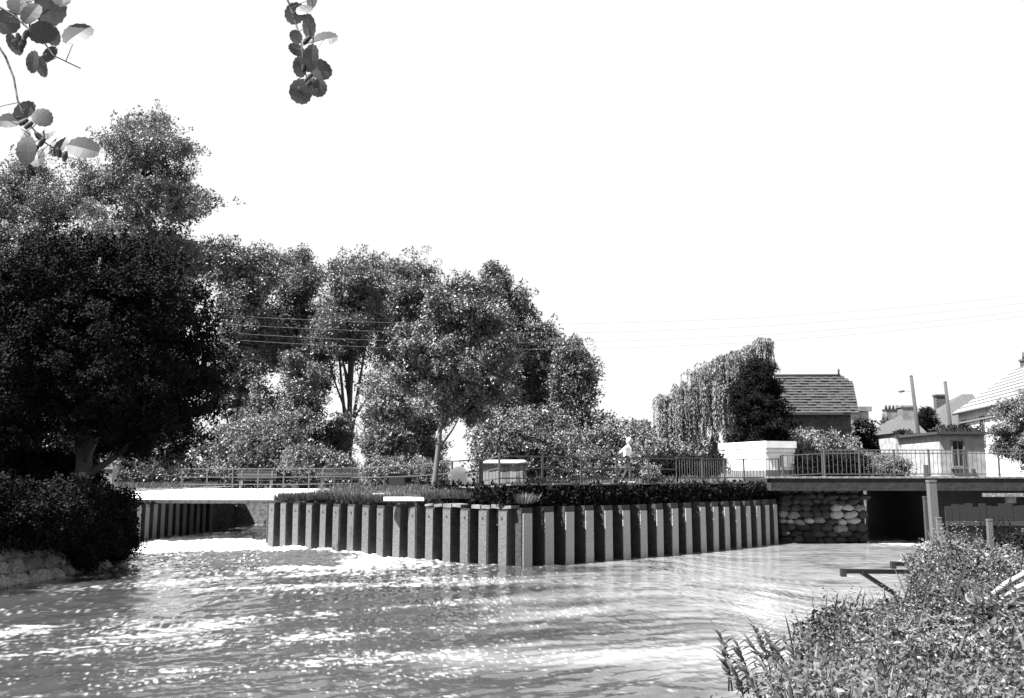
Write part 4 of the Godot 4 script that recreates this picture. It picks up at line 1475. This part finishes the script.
	tree("young_tree", "small airy tree under the bare stems of the forked poplar", sg, at(-10.17, 2.3, 56.0), {"seed": 452, "height": 4.18, "width": 2.71, "base": 0.4, "count": 8, "shape": "plume", "trunk": 0.07, "subs": 45, "per": 12, "sub_r": 0.26, "clump": CL.mid, "leaf": M.leaf, "scale": Vector2(0.5, 1.2), "limbs": 5})
	shrub("hedge_shrub", "low pale shrub under the bare-stemmed poplar", sg, at(-9.91, 2.2, 50), 3.16, 1.99, 1.8, CL.mid, M.leaf, 90, 13, 403)
	shrub("round_shrub", "broad grey shrub right of the leaning trunk, behind the plank enclosure", sg, at(0.4, 2.4, 48), 3.84, 3.65, 2.6, CL.mid, M.leaf_mid, 200, 14, 404)
	shrub("hedge_shrub", "low shrub left of the leaning trunk behind the thin railing", sg, at(-5.14, 2.2, 46), 3.87, 1.49, 1.6, CL.small, M.leaf, 110, 13, 405)
	shrub("hedge_shrub", "low shrub between the plank enclosure and the walking person", sg, at(3.09, 2.45, 47), 2.47, 1.46, 1.6, CL.small, M.leaf_mid, 110, 13, 406)
	shrub("pale_shrub", "tall pale bush directly behind the walking person", sg, at(5.43, 2.45, 52), 3.07, 2.78, 2.0, CL.mid, M.leaf_mid, 120, 13, 407)
	shrub("pale_shrub", "pale bush between the walking person and the willow", sg, at(7.46, 2.45, 50), 2.95, 1.95, 2.0, CL.mid, M.leaf_mid, 130, 13, 408)
	shrub("clipped_hedge", "dark low hedge behind the railing left of the kiosk", sg, at(7.54, 2.45, 43), 4.16, 1.09, 1.0, CL.small, M.leaf_dark, 160, 14, 409)
	shrub("hedge_shrub", "low pale hedge along the back of the lawn beyond the white slab", sg, at(-19.79, 2.2, 58), 9.16, 1.38, 1.5, CL.mid, M.leaf, 150, 13, 410)
	shrub("climbing_shrub", "grey shrub growing up the wall of the tiled house", sg, at(19.7, 2.5, 59), 3.6, 2.82, 1.4, CL.mid, M.leaf_mid, 120, 13, 411)
	shrub("pale_shrub", "pale shrub at the left foot of the tiled house beside the dark tree", sg, at(17.13, 2.5, 57), 2.4, 3.09, 1.4, CL.mid, M.leaf_pale, 70, 13, 412)
	shrub("clipped_hedge", "dark hedge behind the short railing panel right of the kiosk", sg, at(13.91, 2.55, 43), 4.07, 1.26, 0.9, CL.small, M.leaf_dark, 140, 14, 413)
	shrub("feathery_shrub", "pale feathery shrub behind the bridge railing left of the pavilion", sg, at(16.99, 2.55, 44), 2.13, 1.29, 1.2, CL.lance, M.leaf_pale, 120, 14, 414)
	shrub("garden_bush", "dark bush between the tiled house and the cottage", sg, at(24.65, 2.5, 66), 1.67, 4.72, 1.6, CL.mid, M.leaf_dark, 60, 13, 415)
	shrub("garden_bush", "dark bush beside the broad stack, above the pavilion roof", sg, at(27.28, 5.4, 63), 1.33, 2.08, 0.9, CL.small, M.leaf_dark, 40, 13, 416)
	tree("street_tree", "leafy tree in front of the white house, right of the pavilion", "", at(23.78, 2.55, 44.0), {"seed": 420, "height": 3.87, "width": 3.61, "base": 0.7, "count": 9, "shape": "round", "trunk": 0.09, "subs": 170, "per": 13, "sub_r": 0.2, "clump": CL.small, "leaf": M.leaf_mid, "scale": Vector2(0.8, 1.3)})
	# far trees closing the view
	var fg := "far trees beyond the park"
	var n := 0
	for d in [[at(7.89, 2.5, 84), 5.32, 3.89], [at(12.29, 2.5, 92), 5.42, 4.84], [at(17.64, 2.5, 95), 4.79, 6], [at(-30.22, 2.5, 80), 5.75, 9.26], [at(-39.61, 2.5, 84), 9.59, 10.61], [at(-45.24, 2.5, 80), 9.99, 9.26], [at(-24.41, 2.5, 86), 4.36, 8.15]]:
		n += 1
		tree("far_tree", "round-headed tree far beyond the park lawn and poplars", fg, d[0], {"seed": 430 + n, "height": d[1], "width": d[2], "base": 0.4, "count": 9, "shape": "round", "trunk": 0.2, "subs": 130, "per": 13, "sub_r": 0.5, "clump": CL.big, "leaf": M.leaf, "scale": Vector2(0.9, 1.5), "limbs": 5})

func build_path_things() -> void:
	var st: SurfaceTool
	build_person(at(4.18, 2.47, 34.8), -0.25)
	shrub("pale_plant", "small pale leafy plant at the railing foot beside the walking person", "", at(4.99, 2.46, 34.9), 0.51, 0.75, 0.45, CL.tiny, M.leaf_pale, 26, 9, 501)
	# rounded white bin
	var b := thing("round_bin", "white round-topped concrete bin beside the plank enclosure", "bin", at(-1.94, 2.2, 35))
	st = mb(true)
	var pts := []
	var rad := []
	for k in 9:
		var a := k / 8.0 * PI * 0.5
		pts.append(Vector3(0, 0.62 + sin(a) * 0.26, 0))
		rad.append(maxf(cos(a) * 0.32, 0.01))
	tube(st, [Vector3(0, -0.05, 0), Vector3(0, 0.62, 0)] + pts.slice(1), [0.32, 0.32] + rad.slice(1), 18)
	part(done(st), "drum", M.paint, b)
	st = mb(true)
	tube(st, [Vector3(0, -0.05, 0), Vector3(0, 0.08, 0)], [0.36, 0.35], 18)
	part(done(st), "foot", M.concrete_grey, b)
	# plank enclosure
	var e := thing("plank_enclosure", "pale plank enclosure with a low pitched cap behind the railing", "enclosure", at(-1.13, 2.3, 36.2))
	var pm := BoxMesh.new()
	pm.size = Vector3(0.115, 0.86, 0.025)
	rng.seed = 502
	for k in 13: part(pm, "plank", [M.timber_pale, M.paint_grey][rng.randi() % 2], e, Transform3D(Basis(Vector3.BACK, rng.randf_range(-0.015, 0.015)), Vector3(0.06 + k * 0.13, 0.48 + rng.randf_range(-0.015, 0.015), rng.randf_range(-0.008, 0.008))))
	for k in 5: part(pm, "plank", M.timber_pale, e, Transform3D(Basis(Vector3.UP, PI / 2), Vector3(0.0, 0.48, -0.1 - k * 0.14)))
	for y in [0.28, 0.8]:
		st = mb()
		box(st, Vector3(0.83, y, -0.05), Vector3(1.7, 0.08, 0.05))
		part(done(st), "rail", M.timber_pale, e)
	st = mb()
	slab(st, Vector3(-0.1, 0.93, 0.1), Vector3(1.8, 0.93, 0.1), Vector3(1.6, 1.06, -0.5), Vector3(0.1, 1.06, -0.5), 0.05)
	part(done(st), "cap", M.timber_pale, e)
	# litter bin box
	var lb := thing("dark_box", "black box on the lawn left of the leaning trunk", "box", at(-5.04, 2.15, 42))
	st = mb()
	box(st, Vector3(0, 0.36, 0), Vector3(0.66, 0.62, 0.5))
	part(done(st), "body", M.rail_dark, lb)
	st = mb()
	box(st, Vector3(0, 0.695, 0), Vector3(0.72, 0.05, 0.56))
	part(done(st), "lid", M.rail_dark, lb)
	for s in [-1, 1]:
		st = mb()
		box(st, Vector3(s * 0.26, 0.02, 0), Vector3(0.07, 0.07, 0.4))
		part(done(st), "foot", M.timber_dark, lb)
	# park benches
	for d in [[-13.09, 49.0, 2.0, "dark slatted bench on the lawn in front of the pale round shrub"], [-8.52, 47.5, 2.35, "dark slatted bench on the lawn under the bare-stemmed poplar"]]:
		var o := thing("park_bench", d[3], "bench", at(d[0], ground_height(d[0], d[1]), d[1]), 0.08, "benches on the lawn")
		var L: float = d[2]
		for k in 3:
			st = mb()
			box(st, Vector3(0, 0.44, -0.16 + k * 0.15), Vector3(L, 0.035, 0.13))
			part(done(st), "seat_slat", M.timber_dark, o)
		for k in 3:
			st = mb()
			box(st, Vector3(0, 0.58 + k * 0.15, -0.3 - k * 0.03), Vector3(L, 0.12, 0.03))
			part(done(st), "back_slat", M.timber_dark if k != 1 else M.timber, o)
		for s in [-1, 1]:
			st = mb()
			box(st, Vector3(s * L * 0.38, 0.2, 0.1), Vector3(0.08, 0.44, 0.08))
			part(done(st), "leg", M.concrete_grey, o)
			st = mb()
			box(st, Vector3(s * L * 0.38, 0.45, -0.33), Vector3(0.08, 0.95, 0.06))
			part(done(st), "leg", M.concrete_grey, o)
	# lawn fence behind the white slab
	var fp := []
	for k in 9: fp.append(at(-16.2 + k * 1.25, ground_height(-16.2 + k * 1.25, 47.0) + 0.0, 47.0) if k > 4 else at(-16.2 + k * 1.25, 2.09, 47.0))
	railing_path("low thin-railed fence along the lawn beyond the white slab", fp, [1.0, 0.6, 0.25], 0.0, M.timber)

func build_left_bank() -> void:
	var st: SurfaceTool
	# sloping stone revetment, stone by stone
	var line := [Vector2(-16.0, 14.0), Vector2(-13.9, 20.0), Vector2(-12.95, 23.2), Vector2(-12.5, 27.0), Vector2(-12.4, 31.0), Vector2(-15.6, 38.6)]
	var rv := thing("stone_revetment", "pale sloping stone facing at the waterline of the left bank", "revetment")
	rv.position = Vector3.ZERO
	rng.seed = 601
	var meshes := []
	for k in 5:
		meshes.append(boulder(rng))
	for k in line.size() - 1:
		var a: Vector2 = line[k]
		var b: Vector2 = line[k + 1]
		var along := Vector3(b.x - a.x, 0, -(b.y - a.y)).normalized()
		var inward := Vector3.UP.cross(along).normalized()
		if inward.x > 0: inward = -inward
		var slope := (inward * 0.7 + Vector3(0, 0.95, 0)).normalized()
		var nn := along.cross(slope)
		if nn.y < 0: nn = -nn
		var length := a.distance_to(b)
		for row in 4:
			var s := 0.0
			while s < length - 0.1:
				var w := minf(rng.randf_range(0.45, 0.95), length - s)
				var c := at(a.x, 0, a.y) + along * (s + w * 0.5) + slope * (row * 0.42 + 0.02)
				part(meshes[rng.randi() % 5], "stone", M.revetment if rng.randf() < 0.7 else M.concrete_grey, rv, Transform3D(Basis(along * (w * 1.05), nn * rng.randf_range(0.3, 0.5), along.cross(nn) * 0.5), c))
				s += w
	# bushes along the bank
	var g := "dark bushes overhanging the left bank"
	var k2 := 0
	for d in [[-13.3, 25.6, 3.0, 1.7, "low dark bush hanging over the stone facing"], [-13.9, 23.0, 2.6, 1.6, "low dark bush over the outer end of the stone facing"], [-13.4, 30.4, 2.8, 1.5, "dark bush at the river edge nearest the white slab"], [-13.6, 27.6, 3.4, 1.5, "dark bush under the middle of the huge dark tree"], [-14.9, 24.8, 3.4, 1.2, "dark bush above the pale stone facing"], [-15.6, 22.4, 3.6, 1.1, "dark bush beside the dark bush above the stone facing, farthest from the slab"], [-14.8, 29.5, 3.6, 0.9, "dark bush on the bank top behind the river-edge bushes"], [-16.2, 26.5, 4.0, 0.9, "dark bush farthest back under the huge dark tree"], [-15.4, 33.2, 2.0, 1.0, "dark bush beside the short sheet piling at the slab end"]]:
		k2 += 1
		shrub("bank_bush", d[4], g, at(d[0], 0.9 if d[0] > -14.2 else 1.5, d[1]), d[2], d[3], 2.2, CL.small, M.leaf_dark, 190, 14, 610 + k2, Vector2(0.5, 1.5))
	shrub("back_hedge", "tall dark hedge behind the dark fence and stone pillar", g, at(-21.18, 1.95, 43.0), 5.6, 2.1, 1.6, CL.small, M.leaf_dark, 260, 14, 640)
	shrub("bank_bush", "tall dark bush round the foot of the huge dark tree", g, at(-15.4, 1.7, 31.0), 3.4, 2.0, 1.8, CL.small, M.leaf_dark, 220, 14, 641)
	shrub("bank_bush", "low dark bush drooping over the stone facing beside the leafy spray", g, at(-12.9, 0.25, 28.0), 2.6, 1.1, 1.3, CL.small, M.leaf_dark, 130, 14, 642)
	# sprays reaching over the water
	shrub("hanging_spray", "leafy dark spray hanging low over the water before the foaming race", g, at(-12.6, 0.1, 30.2), 1.6, 1.2, 1.2, CL.small, M.leaf_dark, 70, 13, 620)
	# picket fence and gate pillar
	var f := thing("picket_fence", "dark upright-bar fence ending at the pale stone pillar", "fence", at(-19.82, 1.95, 38))
	var L: float = -16.22 - -19.82
	var bm := CylinderMesh.new()
	bm.top_radius = 0.014
	bm.bottom_radius = 0.014
	bm.height = 1.1
	bm.radial_segments = 6
	for k in 27: part(bm, "bar", M.rail_dark, f, Transform3D(Basis.IDENTITY, Vector3(L * (k + 0.5) / 27.0, 0.6, 0)))
	for y in [0.15, 1.02]:
		st = mb()
		bar(st, Vector3(0, y, 0), Vector3(L, y, 0), 0.03, 0.05)
		part(done(st), "rail", M.rail_dark, f)
	var p2 := thing("gate_pillar", "pale square stone pillar at the end of the dark fence", "pillar", at(-15.98, 1.9, 38))
	st = mb()
	box(st, Vector3(0, 0.55, 0), Vector3(0.44, 1.1, 0.44))
	part(done(st), "shaft", M.concrete_grey, p2)
	st = mb()
	box(st, Vector3(0, 1.15, 0), Vector3(0.54, 0.1, 0.54))
	part(done(st), "cap", M.concrete_grey, p2)

func build_right_bank() -> void:
	var st: SurfaceTool
	# posts at the water's edge
	for d in [[Vector3(9.83, 2.62, -22.5), Vector3(9.87, 0.63, -22.5), 0.17, M.timber, "tall grey square post at the water's edge"], [Vector3(9.85, 2.24, -22.9), Vector3(9.86, 0.63, -22.9), 0.1, M.timber_dark, "thin black post close beside the tall grey post"], [Vector3(9.82, 1.78, -22.2), Vector3(9.85, 0.61, -22.2), 0.1, M.timber, "short grey post close beside the tall grey post"], [Vector3(9.4, 1.88, -19), Vector3(9.4, 1.07, -19), 0.09, M.timber, "lone slim grey post standing in the bank shrubs"]]:
		var a: Vector3 = d[0]
		var b: Vector3 = d[1]
		b = a + (b - a) * ((a.y - 0.3) / (a.y - b.y))
		var o := thing("river_post", d[4], "post", b, 0.0, "posts at the water's edge")
		st = mb()
		bar(st, Vector3.ZERO, a - b, d[2], d[2])
		part(done(st), "shaft", d[3], o)
		st = mb()
		bar(st, (a - b) * 0.99, (a - b) * 1.012, float(d[2]) * 1.1, float(d[2]) * 1.1)
		part(done(st), "cap", d[3], o)
	var tb := thing("timber_boarding", "black upright timber boarding between the river posts and the bridge", "boarding", at(10.52, 0.3, 23.4))
	rng.seed = 705
	var bmesh := BoxMesh.new()
	bmesh.size = Vector3(0.16, 1.9, 0.04)
	for k in 13: part(bmesh, "plank", M.rail_dark, tb, Transform3D(Basis(Vector3.BACK, rng.randf_range(-0.012, 0.012)), Vector3(0.08 + k * 0.165, 0.8 + rng.randf_range(-0.06, 0.05), rng.randf_range(-0.01, 0.01))))
	for y in [0.35, 1.3]:
		st = mb()
		box(st, Vector3(1.07, y, 0.05), Vector3(2.16, 0.1, 0.05))
		part(done(st), "rail", M.timber_dark, tb)
	# steel brackets reaching over the river
	for d in [[Vector3(6.82, 0.8, -20), Vector3(8.87, 0.72, -20.6), Vector3(7.24, 0.76, -20.1), Vector3(7.8, 0.42, -20.3), "longer black bracket arm with a diagonal strut reaching over the river"], [Vector3(8.64, 0.77, -22), Vector3(9.74, 0.7, -22.4), Vector3(8.97, 0.73, -22.1), Vector3(9.48, 0.47, -22.3), "shorter black bracket arm with a strut beside the grey posts"]]:
		var o := thing("steel_bracket", d[4], "bracket", d[1], 0.0, "brackets reaching over the river")
		st = mb()
		bar(st, d[0] - d[1], Vector3.ZERO, 0.09, 0.09)
		part(done(st), "arm", M.rail_dark, o)
		st = mb()
		bar(st, d[2] - d[1], d[3] - d[1] + (d[3] - d[2]) * 0.5, 0.07, 0.08)
		part(done(st), "strut", M.rail_dark, o)
		st = mb()
		var nose: Vector3 = d[0] - d[1]
		box(st, nose + Vector3(0, -0.03, 0), Vector3(0.1, 0.16, 0.12))
		part(done(st), "end_plate", M.rail_dark, o)
	# pale poles lying in the shrubs
	for d in [[Vector3(5.25, 1.28, -11), Vector3(6.11, 1.65, -11.4), "upper of two pale poles slanting through the bank shrubs"], [Vector3(5.26, 1.34, -10.6), Vector3(5.91, 1.57, -11), "lower of two pale poles slanting through the bank shrubs"]]:
		var a: Vector3 = d[0]
		var b: Vector3 = d[1]
		var o := thing("pale_pole", d[2], "pole", a, 0.0, "pale poles in the bank shrubs")
		st = mb(true)
		tube(st, [Vector3.ZERO, (b - a) * 0.5 + Vector3(0, 0.04, 0), b - a, (b - a) * 1.6], [0.03, 0.035, 0.035, 0.035], 8)
		part(done(st), "shaft", M.timber_pale, o)
	# shrubs of the bank, from the far ones to those close by
	var g := "shrubs massed on the right bank"
	var k := 0
	for d in [
		[at(8.78, 0.85, 19), 1.61, 0.5, 0, M.leaf, "leafy shrub around the foot of the slim grey post"],
		[at(10.54, 0.95, 20.5), 1.49, 0.5, 0, M.leaf_dark, "dark shrub behind the slim grey post"],
		[at(7.46, 0.65, 16.5), 1, 0.5, 0, M.leaf_near, "pale shrub below the black bracket arms"],
		[at(7.29, 0.75, 15), 1.45, 0.5, 0, M.leaf_shaded, "darker shrub in front of the grey posts"],
		[at(7.5, 0.85, 14.5), 1.4, 0.5, 0, M.leaf_mid, "shrub behind the pale slanting poles"],
		[at(5.57, 0.55, 13.5), 0.98, 0.5, 0, M.leaf_mid, "pale bush sloping to the water, left of the slanting poles"],
		[at(5.47, 0.7, 12.2), 1.48, 0.5, 0, M.leaf_shaded, "bush at the lower end of the pale slanting poles"],
		[at(5.52, 0.85, 10.6), 1.41, 0.5, 0, M.leaf_near, "pale bush under the slanting poles"],
		[at(4.3, 0.5, 11.6), 1.12, 0.5, 0, M.leaf_shaded, "leafy bush behind the tall willowherb stems"],
		[at(4.35, 0.65, 10.2), 1.48, 0.5, 0, M.leaf_mid, "wide leafy bush on the near bank"],
		[at(4.67, 0.75, 9.2), 1.34, 0.5, 0, M.leaf_mid, "pale bush nearest the foot of the slanting poles"],
		[at(3.58, 0.45, 9.6), 1.39, 0.5, 0, M.leaf_near, "low leafy bush at the front of the bank"],
		[at(4, 0.6, 8.6), 1.35, 0.5, 0, M.leaf_mid, "low bush covering the near bank top"]]:
		k += 1
		shrub("bank_shrub", d[5], g, d[0], d[1], d[2], 1.5, CL.near if k % 2 else CL.lance, d[4], 250, 14, 700 + k, Vector2(0.4, 1.35), 26)
	# willowherb stems with single leaves, leaning over the water
	rng.seed = 720
	var leaf_meshes := []
	for j in 3:
		var v := PackedVector3Array()
		var n := PackedVector3Array()
		var w: float = [0.17, 0.2, 0.15][j]
		var bend: float = [0.15, 0.3, 0.05][j]
		var pts := []
		for i in 6:
			var f := i / 5.0
			pts.append([Vector3(0, -bend * 0.2 * f * f, f), w * sin(PI * clampf(f * 0.92 + 0.04, 0, 1)) * (1.15 - 0.5 * f)])
		for i in 5:
			var a: Vector3 = pts[i][0]
			var b: Vector3 = pts[i + 1][0]
			for s in [-1.0, 1.0]:
				var a2: Vector3 = a + Vector3(s * float(pts[i][1]), 0.3 * float(pts[i][1]), 0)
				var b2: Vector3 = b + Vector3(s * float(pts[i + 1][1]), 0.3 * float(pts[i + 1][1]), 0)
				var nn := (b2 - a).cross(b - a)
				if nn.length() < 1e-7: nn = (a2 - a).cross(b - a)
				nn = nn.normalized()
				for q in [a, b, b2, a, b2, a2]:
					v.append(q)
					n.append(nn)
		leaf_meshes.append(mesh_of(v, n))
	var stems := [Vector3(2.5, 0.92, -12), Vector3(2.64, 0.82, -11.6), Vector3(3.02, 0.92, -12.3), Vector3(3.02, 0.85, -11.4), Vector3(3.12, 0.81, -11), Vector3(3.54, 0.85, -11.8), Vector3(4.01, 1.15, -12.6), Vector3(4.02, 1.06, -12.2), Vector3(4.39, 1.15, -12.8), Vector3(3.27, 0.88, -10.6), Vector3(2.72, 0.71, -10.8), Vector3(2.86, 0.77, -10.4), Vector3(2.44, 0.66, -11), Vector3(3.77, 0.88, -11.2), Vector3(2.53, 0.69, -11.8), Vector3(2.84, 0.84, -12), Vector3(3.06, 0.91, -11.9), Vector3(3.33, 0.78, -12.1), Vector3(3.36, 0.77, -11.6), Vector3(3.77, 0.92, -12.3), Vector3(3.84, 0.93, -11.9), Vector3(4.18, 1.09, -12.5), Vector3(2.48, 0.69, -10.6), Vector3(2.71, 0.69, -10.2), Vector3(3.1, 0.73, -10.6), Vector3(3.19, 0.77, -10.2)]
	for s in stems:
		var tip: Vector3 = s
		var foot := Vector3(tip.x + rng.randf_range(0.1, 0.4), 0.15, tip.z - rng.randf_range(-0.1, 0.3))
		var o := thing("willowherb", "upright leafy willowherb stem leaning over the water's edge", "plant", foot, 0.0, "willowherb stems at the water's edge")
		var mid := (tip - foot) * 0.55 + Vector3(0.05, 0, 0)
		st = mb(true)
		tube(st, [Vector3.ZERO, mid, tip - foot], [0.012, 0.009, 0.004], 5)
		part(done(st), "stem", M.timber, o)
		for j in 22:
			var f := 0.3 + 0.72 * j / 22.0
			var p := Vector3.ZERO.lerp(mid, f / 0.55) if f < 0.55 else mid.lerp(tip - foot, minf((f - 0.55) / 0.45, 1.0))
			var a := j * 2.1 + rng.randf_range(-0.4, 0.4)
			var lift := rng.randf_range(0.2, 0.9)
			var fwd := Vector3(cos(a), lift, sin(a)).normalized()
			var side := Vector3.UP.cross(fwd).normalized()
			var sc := rng.randf_range(0.15, 0.24) * (1.15 - 0.5 * maxf(f - 0.6, 0.0) / 0.4)
			var lf := part(leaf_meshes[j % 3], "leaf", M.leaf_near, o, Transform3D(Basis(side * sc, fwd.cross(side) * sc, fwd * sc), p))
	# bank weeds between the shrubs
	rng.seed = 730
	var spots := PackedVector3Array()
	for j in 5200:
		var z := rng.randf_range(5.5, 21.0)
		var edge := 9.2 + (z - 19.0) * 0.65 if z > 12.0 else 4.4 + (z - 12.0) * 0.55
		var x := edge + 0.05 + rng.randf() * 6.0
		spots.append(at(x, ground_height(x, z) - 0.03, z))
	var gr := scatter(self, "bank_grass", CL.tuft, M.grass, spots.slice(0, 900), Vector2(0.5, 0.9), Vector2(0.6, 1.2), true)
	tag(gr, "long grass between the shrubs on the right bank", "grass", "", "stuff")
	var rise := FastNoiseLite.new()
	rise.seed = 9
	rise.frequency = 0.6
	for j in spots.size():
		spots[j].y += (0.15 + 0.55 * maxf(rise.get_noise_2d(spots[j].x, spots[j].z) + 0.3, 0.0)) * rng.randf()
	var gc := scatter(self, "ground_cover", CL.near, M.leaf_near, spots.slice(0, 3000), Vector2(0.6, 1.1), Vector2(0.5, 1.3))
	tag(gc, "small-leaved ground cover filling the gaps between the bank shrubs", "ground cover", "", "stuff")

func build_hanging_branches() -> void:
	# round toothed alder leaves, twigs and cones close overhead
	var Z := 2.6
	var mesh_list := []
	rng.seed = 801
	for j in 4:
		var v := PackedVector3Array()
		var n := PackedVector3Array()
		var rim := []
		for i in 26:
			var a := TAU * i / 26.0
			var r := 1.0 + (0.045 if i % 2 else -0.03) + 0.05 * cos(a * 2.0 + j) - 0.1 * maxf(cos(a), 0.0) * (j % 2)
			rim.append(Vector3(sin(a) * 0.82 * r, 0.1 * sin(a) * sin(a) - 0.08 * cos(a) * cos(a), cos(a) * r))
		for i in 26:
			var a: Vector3 = rim[i]
			var b: Vector3 = rim[(i + 1) % 26]
			var ca := Vector3(0, -0.08 * a.z * a.z, a.z * 0.96)
			var cb := Vector3(0, -0.08 * b.z * b.z, b.z * 0.96)
			for q in [[ca, a, b], [ca, b, cb]]:
				var nn: Vector3 = (q[2] - q[0]).cross(q[1] - q[0])
				if nn.length() < 1e-6: continue
				nn = nn.normalized()
				for p in q:
					v.append(p)
					n.append(nn)
		mesh_list.append(mesh_of(v, n))
	var cone := mb(true)
	for i in 8:
		tube(cone, [Vector3(0, -0.011 + i * 0.0028, 0), Vector3(0, -0.0095 + i * 0.0028, 0), Vector3(0, -0.008 + i * 0.0028, 0)], [0.005, 0.0072 - pow(absf(i - 3.5) / 3.5, 2.0) * 0.0035, 0.0045], 9)
	var cone_mesh := done(cone)
	# per branch: twig lines (x, y), leaves [x, y, half-width, half-length, turn in degrees], cones (x, y); metres
	var list := [
		["hanging_branch", "leafy alder branch with a dark cone cluster and one stray leaf, hanging highest", [[[-1.576, 4.141], [-1.455, 4.073], [-1.393, 4.018], [-1.348, 3.981], [-1.313, 3.933], [-1.242, 3.903]], [[-1.427, 4.172], [-1.41, 4.085], [-1.4, 4.03]]],
			[[-1.465, 4.042, 0.03, 0.036, 80], [-1.427, 4.092, 0.027, 0.033, 10], [-1.394, 4.067, 0.022, 0.03, -30], [-1.34, 4.082, 0.036, 0.041, 5], [-1.358, 4.009, 0.027, 0.033, -60], [-1.326, 4, 0.019, 0.025, 20], [-1.254, 4.006, 0.03, 0.038, -35], [-1.378, 3.921, 0.019, 0.027, -15], [-1.351, 3.906, 0.016, 0.025, 10], [-1.331, 3.945, 0.014, 0.022, -30], [-1.437, 3.975, 0.016, 0.027, 30], [-1.307, 4.122, 0.025, 0.033, 15], [-1.52, 4.085, 0.027, 0.033, 40]],
			[[-1.408, 3.978], [-1.393, 3.966], [-1.416, 3.96], [-1.389, 3.988], [-1.4, 3.951]]],
		["hanging_branch", "leafy alder branch with drooping stem and round leaves just above the dark tree", [[[-1.515, 4.018], [-1.469, 3.945], [-1.436, 3.878], [-1.407, 3.8], [-1.374, 3.735], [-1.331, 3.682], [-1.266, 3.64]]],
			[[-1.394, 3.774, 0.019, 0.03, -35], [-1.339, 3.753, 0.025, 0.025, 60], [-1.435, 3.744, 0.019, 0.033, 85], [-1.389, 3.705, 0.014, 0.019, 60], [-1.378, 3.658, 0.025, 0.033, 5], [-1.345, 3.634, 0.019, 0.025, 20], [-1.288, 3.67, 0.022, 0.03, -15], [-1.219, 3.664, 0.027, 0.038, 75], [-1.321, 3.705, 0.019, 0.025, -40], [-1.502, 3.771, 0.022, 0.03, 30]],
			[[-1.377, 3.729], [-1.362, 3.72], [-1.331, 3.687], [-1.322, 3.67], [-1.369, 3.655], [-1.272, 3.64], [-1.254, 3.628], [-1.34, 3.649]]],
		["hanging_branch", "small alder twig with overlapping round leaves hanging alone against the sky", [[[-0.675, 4.166], [-0.647, 4.098], [-0.622, 4.024], [-0.602, 3.957], [-0.592, 3.891], [-0.585, 3.854]]],
			[[-0.629, 4.067, 0.025, 0.027, -10], [-0.603, 4.079, 0.019, 0.022, -50], [-0.587, 4.027, 0.016, 0.03, 5], [-0.543, 3.988, 0.022, 0.033, -75], [-0.624, 3.997, 0.016, 0.016, 30], [-0.62, 3.957, 0.014, 0.022, 70], [-0.579, 3.933, 0.019, 0.033, -10], [-0.61, 3.906, 0.016, 0.025, 10], [-0.549, 3.897, 0.025, 0.033, 70], [-0.604, 3.83, 0.03, 0.033, 10], [-0.556, 3.842, 0.022, 0.022, 40], [-0.581, 4.11, 0.022, 0.016, 80]],
			[[-0.586, 3.972], [-0.589, 3.894], [-0.577, 3.86], [-0.598, 3.821], [-0.571, 3.848], [-0.562, 3.845]]]]
	for d in list:
		var root := at(d[2][0][0][0], d[2][0][0][1], Z)
		var o := thing(d[0], d[1], "branch", root)
		for tw in d[2]:
			var pts := []
			var rad := []
			for i in tw.size():
				pts.append(at(tw[i][0], tw[i][1], Z + 0.02 * sin(i * 1.3)) - root)
				rad.append(0.0035 - 0.0022 * i / tw.size())
			var st := mb(true)
			tube(st, pts, rad, 6)
			part(done(st), "twig", M.bark, o)
		var pet := mb(true)
		for l in d[3]:
			var best := Vector3(0, 0, 9)
			for tw in d[2]:
				for i in tw.size() - 1:
					for j in 5:
						var q := Vector2(tw[i][0], tw[i][1]).lerp(Vector2(tw[i + 1][0], tw[i + 1][1]), j / 5.0)
						var dd := q.distance_to(Vector2(l[0], l[1]))
						if dd < best.z: best = Vector3(q.x, q.y, dd)
			var pa := at(best.x, best.y, Z) - root
			var lz := Z + rng.randf_range(-0.05, 0.05)
			var pb := at(float(l[0]) * lz / Z, 2.74 + (float(l[1]) - 2.74) * lz / Z, lz) - root
			if pa.distance_to(pb) > 0.006: tube(pet, [pa, pa.lerp(pb, 0.5) + Vector3(0, 0.004, 0), pb], [0.0013, 0.001, 0.0008], 5)
			var p := pb
			var bs := Basis(Vector3.BACK, deg_to_rad(l[4])) * Basis(Vector3.RIGHT, PI / 2 + rng.randf_range(-0.45, 0.45)) * Basis(Vector3.BACK, rng.randf_range(-0.5, 0.5))
			part(mesh_list[rng.randi() % 4], "leaf", M.alder, o, Transform3D(bs.scaled_local(Vector3(float(l[2]) * 1.5, l[3], float(l[3]) * 1.2)), p))
		part(done(pet), "leaf_stalks", M.bark, o)
		for c in d[4]:
			part(cone_mesh, "cone", M.bark, o, Transform3D(Basis(Vector3.BACK, rng.randf_range(-1.0, 1.0)).scaled(Vector3.ONE * 1.25), at(c[0], c[1], Z - 0.03) - root))
